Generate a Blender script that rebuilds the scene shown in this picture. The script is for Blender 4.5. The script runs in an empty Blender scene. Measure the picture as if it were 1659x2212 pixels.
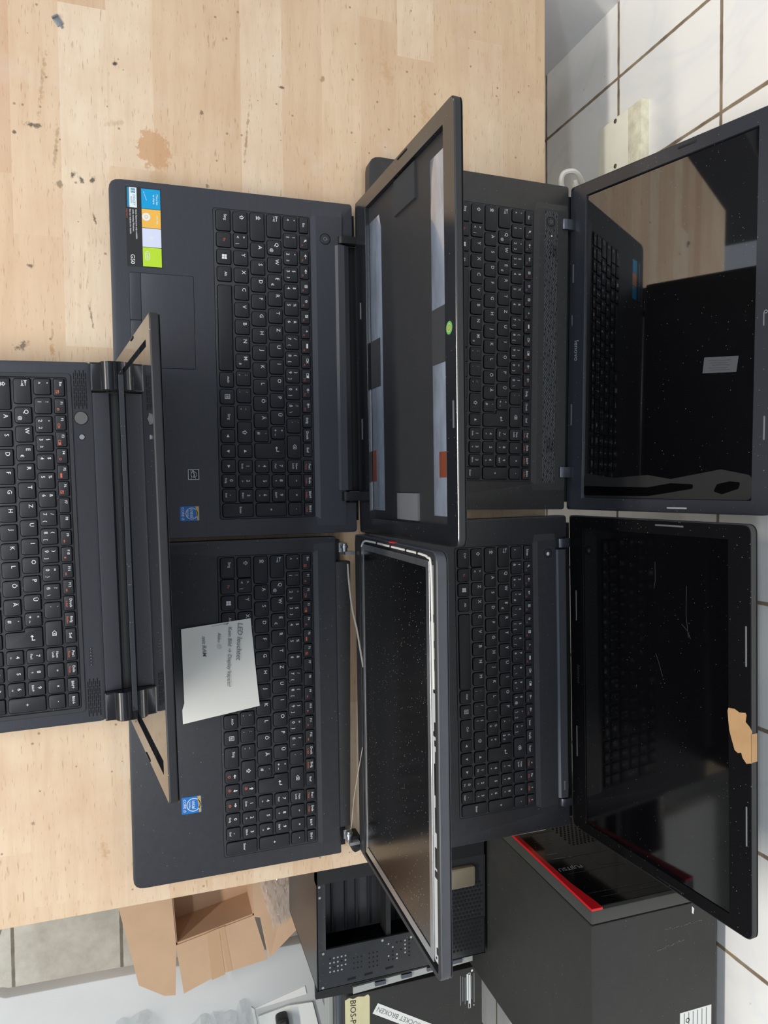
import bpy, bmesh, math, random
from mathutils import Matrix, Vector
random.seed(7)
S = bpy.context.scene
COL = S.collection
PI = math.pi

# ------------------------------------------------------------------ camera, world, light, exposure
cd = bpy.data.cameras.new('camera'); cam = bpy.data.objects.new('camera', cd); COL.objects.link(cam)
S.camera = cam
cd.sensor_fit = 'VERTICAL'; cd.sensor_height = 36.0; cd.lens = 1563.2 / 2212 * 36.0; cd.clip_start = 0.02
pit, yaw, rol = 0.32216392, -0.11563215, 0.10033022
def _rot():
    s, c = math.sin(pit), math.cos(pit)
    R0 = Matrix(((0, c, s), (-1, 0, 0), (0, -s, c)))
    Rz = Matrix.Rotation(yaw, 3, 'Z')
    b = rol
    Rr = Matrix(((math.cos(b), math.sin(b), 0), (-math.sin(b), math.cos(b), 0), (0, 0, 1)))
    return Rr @ (R0 @ Rz.transposed())
cam.matrix_world = Matrix.Translation((0, 0, 0.84816)) @ _rot().transposed().to_4x4()

S.view_settings.view_transform = 'Standard'
try: S.view_settings.look = 'None'
except Exception: pass
S.view_settings.gamma = 1; S.view_settings.use_curve_mapping = False
S.view_settings.exposure = 0.0

W = bpy.data.worlds.new('world'); S.world = W; W.use_nodes = True
bg = W.node_tree.nodes['Background']; bg.inputs[0].default_value = (0.80, 0.88, 1.0, 1); bg.inputs[1].default_value = 0.52

def area(name, loc, target, sx, sy, power, col):
    l = bpy.data.lights.new(name, 'AREA'); l.shape = 'RECTANGLE'; l.size = sx; l.size_y = sy; l.energy = power; l.color = col
    o = bpy.data.objects.new(name, l); COL.objects.link(o); o.location = loc
    o.rotation_euler = (Vector(target) - Vector(loc)).to_track_quat('-Z', 'Y').to_euler()
    return o
# two rows of ceiling tubes running parallel to the back wall, and a window away to the left
area('ceiling_tube_near', (0.15, -0.95, 1.75), (0.1, -0.1, 0), 2.6, 0.08, 14, (0.84, 0.92, 1.0))
area('ceiling_tube_far', (0.55, -2.45, 1.75), (0.1, 0.4, 0), 2.8, 0.10, 88, (1.0, 0.94, 0.85))
area('window_daylight', (-3.2, -1.2, 1.0), (-0.1, 0.1, 0), 1.4, 1.2, 22, (0.72, 0.85, 1.0))

# ------------------------------------------------------------------ materials
def lin(c):
    c = c / 255.0
    return c / 12.92 if c <= 0.04045 else ((c + 0.055) / 1.055) ** 2.4
def rgb(r, g, b): return (lin(r), lin(g), lin(b), 1)
class NT:
    def __init__(s, name):
        s.m = bpy.data.materials.new(name); s.m.use_nodes = True
        s.t = s.m.node_tree; s.b = s.t.nodes['Principled BSDF']
    def n(s, typ, **kw):
        x = s.t.nodes.new(typ)
        for k, v in kw.items(): setattr(x, k, v)
        return x
    def l(s, a, b): s.t.links.new(a, b)
    def math(s, op, a, b=None, c=None, clamp=False):
        x = s.n('ShaderNodeMath', operation=op, use_clamp=clamp)
        for i, v in enumerate((a, b, c)):
            if v is None: continue
            if isinstance(v, (int, float)): x.inputs[i].default_value = v
            else: s.l(v, x.inputs[i])
        return x.outputs[0]
    def mix(s, fac, a, b, blend='MIX'):
        x = s.n('ShaderNodeMix', data_type='RGBA', blend_type=blend)
        for i, v in ((0, fac), (6, a), (7, b)):
            if isinstance(v, (int, float)): x.inputs[i].default_value = v
            elif isinstance(v, tuple): x.inputs[i].default_value = v
            else: s.l(v, x.inputs[i])
        return x.outputs[2]
    def ramp(s, fac, stops):
        x = s.n('ShaderNodeValToRGB'); e = x.color_ramp.elements
        while len(e) < len(stops): e.new(0.5)
        for i, (p, c) in enumerate(stops): e[i].position = p; e[i].color = c
        s.l(fac, x.inputs[0]); return x.outputs[0]
    def coords(s, scale=(1, 1, 1), loc=(0, 0, 0), out='Object'):
        tc = s.n('ShaderNodeTexCoord'); mp = s.n('ShaderNodeMapping')
        mp.inputs['Scale'].default_value = scale; mp.inputs['Location'].default_value = loc
        s.l(tc.outputs[out], mp.inputs[0]); return mp.outputs[0]
    def noise(s, vec, scale, detail=3, rough=0.5, dist=0):
        x = s.n('ShaderNodeTexNoise'); x.inputs['Scale'].default_value = scale; x.inputs['Detail'].default_value = detail
        x.inputs['Roughness'].default_value = rough; x.inputs['Distortion'].default_value = dist
        s.l(vec, x.inputs['Vector']); return x.outputs[0]
    def bump(s, h, strength, dist=0.001):
        x = s.n('ShaderNodeBump'); x.inputs['Strength'].default_value = strength; x.inputs['Distance'].default_value = dist
        s.l(h, x.inputs['Height']); s.l(x.outputs[0], s.b.inputs['Normal'])
MATS = {}
def plain(name, col, rough=0.5, metal=0.0, coat=0.0, spec=0.5, vary=0.0, vscale=40, dust=0.0, bump=0.0, bscale=900, dustcol=(150, 150, 150), alpha=None, trans=0.0, stretch=(1, 1, 1), ior=1.5):
    if name in MATS: return MATS[name]
    N = NT(name); b = N.b
    b.inputs['Roughness'].default_value = rough; b.inputs['Metallic'].default_value = metal
    b.inputs['Coat Weight'].default_value = coat; b.inputs['Coat Roughness'].default_value = 0.03
    b.inputs['Specular IOR Level'].default_value = spec
    b.inputs['Transmission Weight'].default_value = trans; b.inputs['IOR'].default_value = ior
    c = rgb(*col); out = None
    b.inputs['Base Color'].default_value = c
    if vary or dust or bump:
        co = N.coords(stretch)
        if vary:
            f = N.noise(co, vscale, 4, 0.6)
            d = tuple(min(1, x * (1 + vary)) for x in c[:3]) + (1,); e = tuple(x * max(0, 1 - vary) for x in c[:3]) + (1,)
            out = N.ramp(f, [(0.3, e), (0.7, d)])
        if dust:
            v = N.n('ShaderNodeTexVoronoi'); v.inputs['Scale'].default_value = 520; N.l(co, v.inputs['Vector'])
            near = N.math('LESS_THAN', v.outputs['Distance'], 0.19)
            sep = N.n('ShaderNodeSeparateColor'); N.l(v.outputs['Color'], sep.inputs[0])
            patch = N.noise(co, 14, 2)
            thr = N.math('MULTIPLY_ADD', patch, -dust * 2.0, 1.0 + dust * 0.55)
            pick = N.math('GREATER_THAN', sep.outputs[0], thr)
            m = N.math('MULTIPLY', near, pick)
            m = N.math('MULTIPLY', m, sep.outputs[1])
            out = N.mix(m, out if out is not None else c, rgb(*dustcol))
            r = N.math('MULTIPLY_ADD', m, 0.5, rough); N.l(r, b.inputs['Roughness'])
        if out is not None: N.l(out, b.inputs['Base Color'])
        if bump: N.bump(N.noise(co, bscale, 2), bump, 0.0004)
    MATS[name] = N.m
    return N.m

def wood_material():
    N = NT('beech_butcher_block')
    co = N.coords(); sep = N.n('ShaderNodeSeparateXYZ'); N.l(co, sep.inputs[0]); x, y = sep.outputs[0], sep.outputs[1]
    row = N.math('FLOOR', N.math('DIVIDE', N.math('ADD', y, 0.171), 0.0475))
    w1 = N.n('ShaderNodeTexWhiteNoise', noise_dimensions='1D'); N.l(row, w1.inputs['W'])
    cx = N.math('ADD', N.math('DIVIDE', x, 0.36), N.math('MULTIPLY', w1.outputs['Value'], 5.0))
    ix = N.math('FLOOR', cx)
    cmb = N.n('ShaderNodeCombineXYZ'); N.l(ix, cmb.inputs[0]); N.l(row, cmb.inputs[1])
    w2 = N.n('ShaderNodeTexWhiteNoise', noise_dimensions='2D'); N.l(cmb.outputs[0], w2.inputs['Vector'])
    base = N.ramp(w2.outputs['Value'], [(0.0, rgb(208, 178, 146)), (0.18, rgb(217, 190, 159)), (0.5, rgb(222, 198, 168)), (0.8, rgb(229, 210, 184)), (0.93, rgb(232, 216, 192)), (1.0, rgb(202, 166, 134))])
    # soft lengthwise grain
    off = N.n('ShaderNodeCombineXYZ'); N.l(N.math('MULTIPLY', w2.outputs['Value'], 37.0), off.inputs[2])
    add = N.n('ShaderNodeVectorMath', operation='ADD'); N.l(co, add.inputs[0]); N.l(off.outputs[0], add.inputs[1])
    mp = N.n('ShaderNodeMapping'); mp.inputs['Scale'].default_value = (9, 90, 1); N.l(add.outputs[0], mp.inputs[0])
    g = N.noise(mp.outputs[0], 1.0, 5, 0.6, 0.6)
    c = N.mix(0.30, base, N.ramp(g, [(0.25, rgb(188, 154, 122)), (0.5, rgb(222, 197, 167)), (0.8, rgb(234, 217, 192))]))
    mp2 = N.n('ShaderNodeMapping'); mp2.inputs['Scale'].default_value = (75, 520, 1); N.l(add.outputs[0], mp2.inputs[0])
    fl = N.noise(mp2.outputs[0], 1.0, 2, 0.5)
    c = N.mix(N.math('MULTIPLY', N.ramp(fl, [(0.62, (0, 0, 0, 1)), (0.74, (1, 1, 1, 1))]), 0.55), c, rgb(158, 122, 92))
    mott = N.noise(co, 8, 5, 0.65)
    c = N.mix(N.ramp(mott, [(0.45, (0, 0, 0, 1)), (0.8, (0.6, 0.6, 0.6, 1))]), c, rgb(202, 166, 134))
    wh = N.noise(co, 11, 5, 0.65)
    c = N.mix(N.ramp(wh, [(0.58, (0, 0, 0, 1)), (0.75, (0.55, 0.55, 0.55, 1))]), c, rgb(220, 207, 196))
    # speckles of grime
    v = N.n('ShaderNodeTexVoronoi'); v.inputs['Scale'].default_value = 95; N.l(co, v.inputs['Vector'])
    sc = N.n('ShaderNodeSeparateColor'); N.l(v.outputs['Color'], sc.inputs[0])
    sp = N.math('MULTIPLY', N.math('LESS_THAN', v.outputs['Distance'], 0.13), N.math('GREATER_THAN', sc.outputs[0], 0.86))
    c = N.mix(N.math('MULTIPLY', sp, 0.6), c, rgb(120, 92, 66))
    # individual stains: x, y, half length, half width, angle, colour, strength, raggedness
    stains = [(-0.372, 0.018, .024, .019, 0.3, (196, 152, 110), .75, .24), (-0.343, 0.022, .010, .010, 0, (205, 170, 130), .5, .3), (-.395, -.020, .004, .018, 0.2, (170, 145, 110), .35, .8),
        (-0.381, -0.102, .004, .010, 0, (70, 66, 60), .85, .7), (-0.3715, -0.1205, .003, .003, 0, (60, 56, 50), .8, .6),
        (-.335, -.0645, .005, .004, 0, (72, 66, 58), .85, .7), (-.3290, -.0560, .006, .003, .3, (72, 66, 58), .85, .7), (-.3310, -.0455, .006, .003, -.3, (66, 60, 52), .85, .8),
        (-.323, -.0785, .005, .005, 0, (125, 110, 90), .7, .7), (-.36, -.081, .040, .003, -.10, (165, 140, 108), .6, .8), (-.43, -.092, .05, .003, -.12, (170, 140, 100), .55, .9), (-.4582, -.0202, .003, .0035, 0, (50, 46, 42), .9, .5),
        (-.289, -.044, .010, .002, .25, (80, 66, 54), .8, .9), (-.235, -.108, .004, .005, 0, (105, 85, 68), .8, .8), (-.1500, -.118, .006, .012, .4, (85, 72, 58), .75, 1.0),
        (-.150, -.089, .009, .004, 0, (180, 130, 80), .6, .9), (-.185, -.050, .020, .0018, .18, (120, 100, 82), .75, .7), (-.25, .185, .05, .006, .15, (205, 165, 125), .6, .9),
        (-.40, .12, .055, .002, -.1, (150, 118, 86), .6, .9), (-.30, .19, .012, .0025, .9, (110, 92, 72), .7, .9), (-.275, .205, .016, .0012, .8, (90, 78, 62), .75, .6), (-.462, .16, .002, .006, 0, (70, 52, 38), .8, .5),
        (-.34, .075, .003, .003, 0, (95, 85, 60), .7, .8), (-.42, .07, .003, .003, 0, (80, 66, 54), .7, .8), (-.48, .21, .006, .004, 0, (140, 105, 75), .6, .8), (-.46, .34, .02, .012, 0, (196, 160, 118), .5, .9), (-.50, .29, .03, .010, .2, (198, 160, 120), .5, .9),
        (.36, -.12, .004, .003, 0, (110, 95, 80), .6, .8), (.40, -.05, .02, .006, .2, (190, 150, 112), .5, .9), (.33, .0, .01, .03, 0, (200, 165, 128), .4, .9)]
    nz = N.n('ShaderNodeTexNoise'); nz.inputs['Scale'].default_value = 150; nz.inputs['Detail'].default_value = 6; nz.inputs['Roughness'].default_value = 0.7; N.l(co, nz.inputs['Vector'])
    for (sx, sy, hl, hw, an, colr, st, rag) in stains:
        mp3 = N.n('ShaderNodeMapping', vector_type='TEXTURE'); mp3.inputs['Location'].default_value = (sx, sy, 0)
        mp3.inputs['Rotation'].default_value = (0, 0, an); mp3.inputs['Scale'].default_value = (hl, hw, 1); N.l(co, mp3.inputs[0])
        ln = N.n('ShaderNodeVectorMath', operation='LENGTH'); N.l(mp3.outputs[0], ln.inputs[0])
        d = N.math('ADD', ln.outputs['Value'], N.math('MULTIPLY', N.math('SUBTRACT', nz.outputs[0], 0.42), rag * (4.6 if rag > .3 else 6.5)))
        mr = N.n('ShaderNodeMapRange'); mr.inputs[1].default_value = 1.05; mr.inputs[2].default_value = 0.55 if rag > .3 else 0.93; mr.inputs[3].default_value = 0; mr.inputs[4].default_value = st
        N.l(d, mr.inputs[0]); c = N.mix(mr.outputs[0], c, rgb(*colr))
    c = N.mix(1.0, c, (0.93, 0.90, 0.87, 1), 'MULTIPLY')
    N.l(c, N.b.inputs['Base Color']); N.b.inputs['Roughness'].default_value = 0.55; N.b.inputs['Specular IOR Level'].default_value = 0.35
    N.bump(g, 0.15, 0.0005)
    return N.m

def grid_material(name, axes, x0, dx, y0, dy, gw, tile_nodes, grout_nodes, rough, bstr):
    N = NT(name); geo = N.n('ShaderNodeNewGeometry'); sep = N.n('ShaderNodeSeparateXYZ'); N.l(geo.outputs['Position'], sep.inputs[0])
    def edge(s, o, d):
        f = N.math('FRACT', N.math('DIVIDE', N.math('SUBTRACT', s, o), d))
        return N.math('MULTIPLY', N.math('SUBTRACT', 0.5, N.math('ABSOLUTE', N.math('SUBTRACT', f, 0.5))), d)
    wob = N.math('MULTIPLY', N.math('SUBTRACT', N.noise(geo.outputs['Position'], 60, 2), 0.5), 0.0016)
    m = N.math('ADD', N.math('MINIMUM', edge(sep.outputs[axes[0]], x0, dx), edge(sep.outputs[axes[1]], y0, dy)), wob)
    mr = N.n('ShaderNodeMapRange'); mr.inputs[1].default_value = gw; mr.inputs[2].default_value = gw + 0.0009; N.l(m, mr.inputs[0])
    c = N.mix(mr.outputs[0], grout_nodes(N, geo.outputs['Position']), tile_nodes(N, geo.outputs['Position']))
    N.l(c, N.b.inputs['Base Color'])
    r = N.math('MULTIPLY_ADD', mr.outputs[0], rough - 0.8, 0.8); N.l(r, N.b.inputs['Roughness'])
    N.bump(mr.outputs[0], bstr, 0.002)
    return N.m
def wt(N, p):
    v = N.noise(p, 6, 4, 0.5, 1.2)
    c = N.ramp(v, [(0.45, rgb(240, 239, 235)), (0.51, rgb(235, 235, 234)), (0.57, rgb(241, 240, 236))])
    w = N.noise(p, 90, 2)
    return N.mix(N.ramp(w, [(0.74, (0, 0, 0, 1)), (0.80, (0.6, 0.6, 0.6, 1))]), c, rgb(205, 186, 130))
def wg(N, p):
    return N.ramp(N.noise(p, 30, 3), [(0.3, rgb(110, 92, 74)), (0.6, rgb(146, 130, 106)), (0.75, rgb(150, 118, 66))])
def ft(N, p):
    return N.ramp(N.noise(p, 26, 6, 0.7), [(0.3, rgb(190, 187, 176)), (0.55, rgb(208, 205, 195)), (0.75, rgb(218, 216, 208))])
def fg(N, p):
    return N.ramp(N.noise(p, 30, 3), [(0.3, rgb(116, 110, 100)), (0.7, rgb(140, 134, 122))])
M_WOOD = wood_material()
M_TILE = grid_material('white_wall_tiles', (0, 2), -0.5961, 0.1472, -0.0730, 0.2005, 0.0019, wt, wg, 0.22, 0.6)
M_FLOOR = grid_material('grey_floor_tiles', (1, 0), -0.296, 0.226, 1.123, 0.226, 0.003, ft, fg, 0.7, 0.4)
M_WALL = plain('grey_painted_wall', (232, 234, 236), 0.6, vary=0.04, vscale=8)
M_EDGE = plain('beech_edge', (150, 112, 76), 0.6, vary=0.15, vscale=30)
PL = plain('matte_black_plastic', (44, 45, 49), 0.42, vary=0.10, vscale=120, dust=0.10, bump=0.25, bscale=1500)
PL_BR = plain('brushed_black_plastic', (53, 54, 60), 0.38, vary=0.14, vscale=60, dust=0.08, stretch=(1.2, 40, 1))
PL_W = plain('warm_black_plastic', (45, 44, 44), 0.42, vary=0.10, vscale=120, dust=0.14, bump=0.25, bscale=1500)
PL_D = plain('dark_plastic', (16, 16, 18), 0.5)
KEYTOP = plain('key_cap_black', (38, 39, 42), 0.5, spec=0.35, vary=0.06, vscale=200)
KEYSIDE = plain('key_side_black', (6, 6, 7), 0.7, spec=0.15)
LEG = plain('legend_white', (222, 222, 222), 0.5)
ORG = plain('legend_orange', (196, 92, 66), 0.5)
GLOSS = plain('glossy_black_bezel', (13, 13, 15), 0.05, ior=2.6, dust=0.16)
GLOSS5 = plain('smudged_black_bezel', (12, 12, 14), 0.55, spec=0.12, dust=0.2)
GLOSS2 = plain('satin_black_bezel', (28, 29, 33), 0.18, ior=2.0, dust=0.12)
LCDM = plain('glossy_black_screen', (7, 7, 9), 0.03, ior=2.7, dust=0.10, dustcol=(110, 110, 110))
LCD5 = plain('dusty_black_screen', (7, 7, 9), 0.07, ior=1.55, dust=0.12, dustcol=(105, 105, 105))
LCDS = plain('satin_black_screen', (10, 10, 11), 0.20, spec=0.5, dust=0.34, dustcol=(190, 190, 190))
SHELL = plain('black_lid_shell', (38, 39, 42), 0.55, vary=0.08, vscale=60)
SHELLG = plain('grey_lid_shell', (70, 72, 78), 0.4, vary=0.06, vscale=60)
INNER = plain('black_inner_shell', (16, 15, 16), 0.13, ior=1.75, dust=0.3)
STEEL = plain('bare_steel', (176, 178, 180), 0.32, 0.9, vary=0.1, vscale=60)
DKSTEEL = plain('dark_satin_metal', (100, 104, 112), 0.3, 0.85)
FOIL = plain('aluminium_foil', (150, 160, 176), 0.22, 0.35, ior=2.2, coat=1.0, vary=0.22, vscale=22, stretch=(1, 3, 1))
SILVER = plain('silver_film', (206, 208, 208), 0.4, 0.3, vary=0.06)
WHITE = plain('white_plastic', (226, 226, 222), 0.45)
BLUEST = plain('sticker_blue', (30, 112, 190), 0.4); CYAN = plain('sticker_cyan', (0, 150, 205), 0.4); TEAL = plain('sticker_teal', (30, 130, 165), 0.4)
YEL = plain('sticker_yellow', (232, 178, 76), 0.4); GRN = plain('sticker_green', (178, 212, 44), 0.4); LAV = plain('sticker_lavender', (206, 212, 232), 0.4)
PALE = plain('sticker_pale', (222, 226, 226), 0.4); GOLD = plain('sticker_gold', (206, 168, 84), 0.35, 0.3)
INK = plain('printed_black', (28, 28, 30), 0.6); PENCIL = plain('pencil_grey', (128, 128, 134), 0.7); GREYINK = plain('printed_grey', (128, 130, 134), 0.5); LOGO = plain('logo_silver', (176, 180, 186), 0.35, 0.4); DLOGO = plain('logo_dark_silver', (78, 80, 86), 0.35, 0.4)
PAPER = plain('note_paper', (242, 241, 233), 0.8, vary=0.02, vscale=12); YPAPER = plain('yellowish_paper', (206, 200, 160), 0.8, vary=0.05, vscale=30); TAPEW = plain('white_label_tape', (226, 228, 224), 0.5)
FOAM = plain('black_foam', (44, 45, 47), 0.95, bump=0.5, bscale=600); FOAMG = plain('grey_foam', (86, 88, 92), 0.95, bump=0.6, bscale=500)
BROWNT = plain('brown_polyimide_tape', (112, 58, 40), 0.35); ORANGET = plain('orange_tape', (204, 142, 104), 0.6); KRAFT = plain('torn_kraft_tape', (180, 142, 100), 0.7, vary=0.06, vscale=50)
GREENS = plain('green_sticker', (90, 168, 92), 0.5); BUMPG = plain('worn_bumper_grey', (92, 94, 98), .5); REDM = plain('red_plastic', (205, 22, 30), 0.3); REDT = plain('red_tape', (220, 40, 44), 0.5)
CARD = plain('corrugated_cardboard', (192, 160, 130), 0.85, vary=0.06, vscale=14); CARDI = plain('cardboard_inside', (190, 157, 128), 0.9, vary=0.06, vscale=14); PTAPE = plain('parcel_tape', (188, 154, 120), 0.35)
TOWER = plain('tower_black_steel', (42, 42, 40), 0.5, vary=0.08, vscale=50, bump=0.3, bscale=700, dust=0.05); TOWERG = plain('tower_bezel_grey', (58, 59, 55), 0.5); TGLOSS = plain('tower_gloss_black', (10, 10, 11), 0.16, dust=0.06)
CASEM = plain('case_black_steel', (40, 42, 45), 0.30, vary=0.15, vscale=40, dust=0.1); CASED = plain('case_dark_inside', (20, 21, 23), 0.55); RIVET = plain('rivet_silver', (188, 190, 188), 0.3, 0.8); HOLE = plain('hole_black', (4, 4, 4), 0.9)
RAILM = plain('galvanised_rail', (176, 180, 176), 0.4, 0.4)
GREYW = plain('white_bench_top', (205, 207, 206), 0.5, vary=0.03, vscale=9); CREAM = plain('cream_plastic', (244, 240, 222), 0.5, vary=0.04, vscale=30); RUSTY = plain('cream_edge_stained', (238, 230, 204), 0.6, vary=0.2, vscale=60)
CABLE = plain('white_cable', (216, 212, 204), 0.5); CABLEY = plain('pale_green_paper', (196, 202, 178), 0.8); GREYC = plain('grey_cable', (172, 164, 152), 0.5)
def film():
    N = NT('clear_plastic_film'); t = N.t
    tr = N.n('ShaderNodeBsdfTransparent'); tr.inputs[0].default_value = (0.93, 0.94, 0.95, 1)
    gl = N.n('ShaderNodeBsdfGlossy'); gl.inputs['Roughness'].default_value = 0.08; gl.inputs[0].default_value = (0.9, 0.92, 0.94, 1)
    df = N.n('ShaderNodeBsdfDiffuse'); df.inputs[0].default_value = rgb(235, 238, 240)
    m1 = N.n('ShaderNodeMixShader'); m1.inputs[0].default_value = 0.5; N.l(gl.outputs[0], m1.inputs[1]); N.l(df.outputs[0], m1.inputs[2])
    m2 = N.n('ShaderNodeMixShader'); m2.inputs[0].default_value = 0.20; N.l(tr.outputs[0], m2.inputs[1]); N.l(m1.outputs[0], m2.inputs[2])
    N.l(m2.outputs[0], t.nodes['Material Output'].inputs[0]); return N.m
FILM = film()

# ------------------------------------------------------------------ mesh helpers
_glyph = {}
def glyphs(s):
    if s in _glyph: return _glyph[s]
    c = bpy.data.curves.new('txt', 'FONT'); c.body = s; c.size = 1.0; c.resolution_u = 2; c.fill_mode = 'FRONT'; c.offset = 0.005
    o = bpy.data.objects.new('txt', c); COL.objects.link(o)
    dg = bpy.context.evaluated_depsgraph_get(); dg.update()
    me = o.evaluated_get(dg).to_mesh()
    V = [(v.co.x, v.co.y) for v in me.vertices]; F = [tuple(p.vertices) for p in me.polygons]
    o.evaluated_get(dg).to_mesh_clear()
    bpy.data.objects.remove(o); bpy.data.curves.remove(c)
    _glyph[s] = (V, F); return _glyph[s]

def offset_poly(p, e):
    if abs(e) < 1e-9: return list(p)
    n = len(p); out = []
    for i in range(n):
        a, b, c = Vector(p[i - 1]), Vector(p[i]), Vector(p[(i + 1) % n])
        d1 = (b - a).normalized(); d2 = (c - b).normalized()
        n1 = Vector((-d1.y, d1.x)); n2 = Vector((-d2.y, d2.x))
        k = 1 + n1.dot(n2)
        out.append(tuple(b + (n1 + n2) * (e / k)))
    return out
def round_poly(p, rad, seg=3):
    n = len(p); out = []
    for i in range(n):
        a, b, c = Vector(p[i - 1]), Vector(p[i]), Vector(p[(i + 1) % n])
        r = rad[i] if isinstance(rad, (list, tuple)) else rad
        d1 = (a - b).normalized(); d2 = (c - b).normalized()
        ang = d1.angle(d2); t = r / math.tan(ang / 2)
        t = min(t, (a - b).length * 0.48, (c - b).length * 0.48)
        p1 = b + d1 * t; p2 = b + d2 * t
        for k in range(seg + 1):
            s = k / seg
            out.append(tuple(p1 * (1 - s) ** 2 + b * 2 * s * (1 - s) + p2 * s * s))
    return out
def rect(x0, x1, y0, y1): return [(x0, y0), (x1, y0), (x1, y1), (x0, y1)]

class MB:
    def __init__(s, xf=None): s.bm = bmesh.new(); s.mats = []; s.xf = xf
    def mi(s, m):
        if m not in s.mats: s.mats.append(m)
        return s.mats.index(m)
    def v(s, co):
        co = Vector(co)
        if s.xf: co = s.xf @ co
        return s.bm.verts.new(co)
    def f(s, vs, m):
        try: fc = s.bm.faces.new(vs)
        except ValueError: return None
        fc.material_index = s.mi(m); return fc
    def rings(s, rr, m, cap0=True, cap1=True, mtop=None, mside=None):
        R = [[s.v(p) for p in r] for r in rr]; n = len(R[0])
        for a in range(len(R) - 1):
            for i in range(n): s.f([R[a][i], R[a][(i + 1) % n], R[a + 1][(i + 1) % n], R[a + 1][i]], (mside or m) if a < len(R) - 2 else m)
        if cap0: s.f(R[0][::-1], mside or m)
        if cap1: s.f(R[-1], mtop or m)
    def prism(s, poly, z0, z1, m, r=0.0, bev=0.0, seg=3, mtop=None, mside=None, wide=0.0, bot=0.0):
        def ring(e, z):
            p = offset_poly(poly, e)
            if r:
                rr = [max(q - e, 0.0002) for q in r] if isinstance(r, (list, tuple)) else max(r - e, 0.0002)
                p = round_poly(p, rr, seg)
            return [(x, y, z) for x, y in p]
        L = []
        if bot: L += [ring(bot, z0), ring(-wide, z0 + bot)]
        else: L.append(ring(-wide, z0))
        if bev: L += [ring(0, z1 - bev), ring(bev * 0.3, z1 - bev * 0.3), ring(bev, z1)]
        else: L.append(ring(0, z1))
        s.rings(L, m, mtop=mtop, mside=mside)
    def box(s, x0, x1, y0, y1, z0, z1, m, bev=0.0, r=0.0, mtop=None, mside=None):
        s.prism(rect(x0, x1, y0, y1), z0, z1, m, r=r, bev=bev, mtop=mtop, mside=mside)
    def frame(s, o, ro, i, ri, z0, z1, m, bev=0.001, seg=4, zin=None):
        O = rect(*o); I = rect(*i)
        def rg(p, e, rad, z): return [(x, y, z) for x, y in round_poly(offset_poly(p, e), max(rad - e, .0002), seg)]
        L = [rg(O, 0, ro, z0), rg(O, 0, ro, z1 - bev), rg(O, bev, ro, z1), rg(I, -bev * .5, ri, z1), rg(I, 0, ri, z1 - bev * .5), rg(I, 0, ri, z0 if zin is None else zin)]
        s.rings(L, m, cap0=False, cap1=False)
    def cyl(s, c, axis, r, h, m, n=20, bev=0.0, mtop=None):
        ax = Vector(axis).normalized(); t = ax.orthogonal().normalized(); b = ax.cross(t); c = Vector(c)
        def rg(rad, hh): return [c + ax * hh + t * (rad * math.cos(2 * PI * k / n)) + b * (rad * math.sin(2 * PI * k / n)) for k in range(n)]
        L = [rg(r, 0)] + ([rg(r, h - bev), rg(r - bev, h)] if bev else [rg(r, h)])
        s.rings(L, m, mtop=mtop)
    def tube(s, pts, r, m, n=8):
        pts = [Vector(p) for p in pts]; L = []
        if len(pts) > 3:
            E = [pts[0] * 2 - pts[1]] + pts + [pts[-1] * 2 - pts[-2]]; q = []
            for i in range(1, len(E) - 2):
                a, b_, c, d = E[i - 1:i + 3]
                for k in range(4):
                    u = k / 4; q.append(.5 * (2 * b_ + (c - a) * u + (2 * a - 5 * b_ + 4 * c - d) * u * u + (3 * b_ - a - 3 * c + d) * u ** 3))
            pts = q + [pts[-1]]
        for i, p in enumerate(pts):
            d = (pts[min(i + 1, len(pts) - 1)] - pts[max(i - 1, 0)]).normalized()
            t = d.orthogonal().normalized() if i == 0 else (t - d * t.dot(d)).normalized()
            b = d.cross(t)
            L.append([p + t * (r * math.cos(2 * PI * k / n)) + b * (r * math.sin(2 * PI * k / n)) for k in range(n)])
        s.rings(L, m)
    def poly(s, pts, m, z=None):
        s.f([s.v(p if z is None else (p[0], p[1], z)) for p in pts], m)
    def disc(s, x, y, z, r, m, n=12, ry=None):
        s.poly([(x + r * math.cos(2 * PI * k / n), y + (ry or r) * math.sin(2 * PI * k / n)) for k in range(n)], m, z)
    def ringd(s, x, y, z, r0, r1, m, n=20):
        for k in range(n):
            a, b = 2 * PI * k / n, 2 * PI * (k + 1) / n
            s.poly([(x + r0 * math.cos(a), y + r0 * math.sin(a)), (x + r1 * math.cos(a), y + r1 * math.sin(a)), (x + r1 * math.cos(b), y + r1 * math.sin(b)), (x + r0 * math.cos(b), y + r0 * math.sin(b))], m, z)
    def stroke(s, pts, w, m, z):
        for a, b in zip(pts[:-1], pts[1:]):
            A, B = Vector(a), Vector(b); d = (B - A)
            if d.length < 1e-7: continue
            d.normalize(); n = Vector((-d.y, d.x)) * w / 2; A -= d * w * .35; B += d * w * .35
            s.poly([A - n, B - n, B + n, A + n], m, z)
    def text(s, t, x, y, z, size, m, rot=0.0, align='c', shear=0.0, sx=1.0, flip=False):
        V, F = glyphs(t)
        if not V: return
        xs = [a for a, b in V]; ys = [b for a, b in V]
        cx = {'c': (min(xs) + max(xs)) / 2, 'l': min(xs), 'r': max(xs)}[align]; cy = 0.36
        cr, sr = math.cos(rot), math.sin(rot); vs = []
        for a, b in V:
            a, b = ((a - cx) * sx + (b - cy) * shear) * size, (b - cy) * size
            vs.append(s.v((x + cr * a - sr * b, y + sr * a + cr * b, z)))
        for f in F: s.f([vs[i] for i in f], m)
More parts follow.
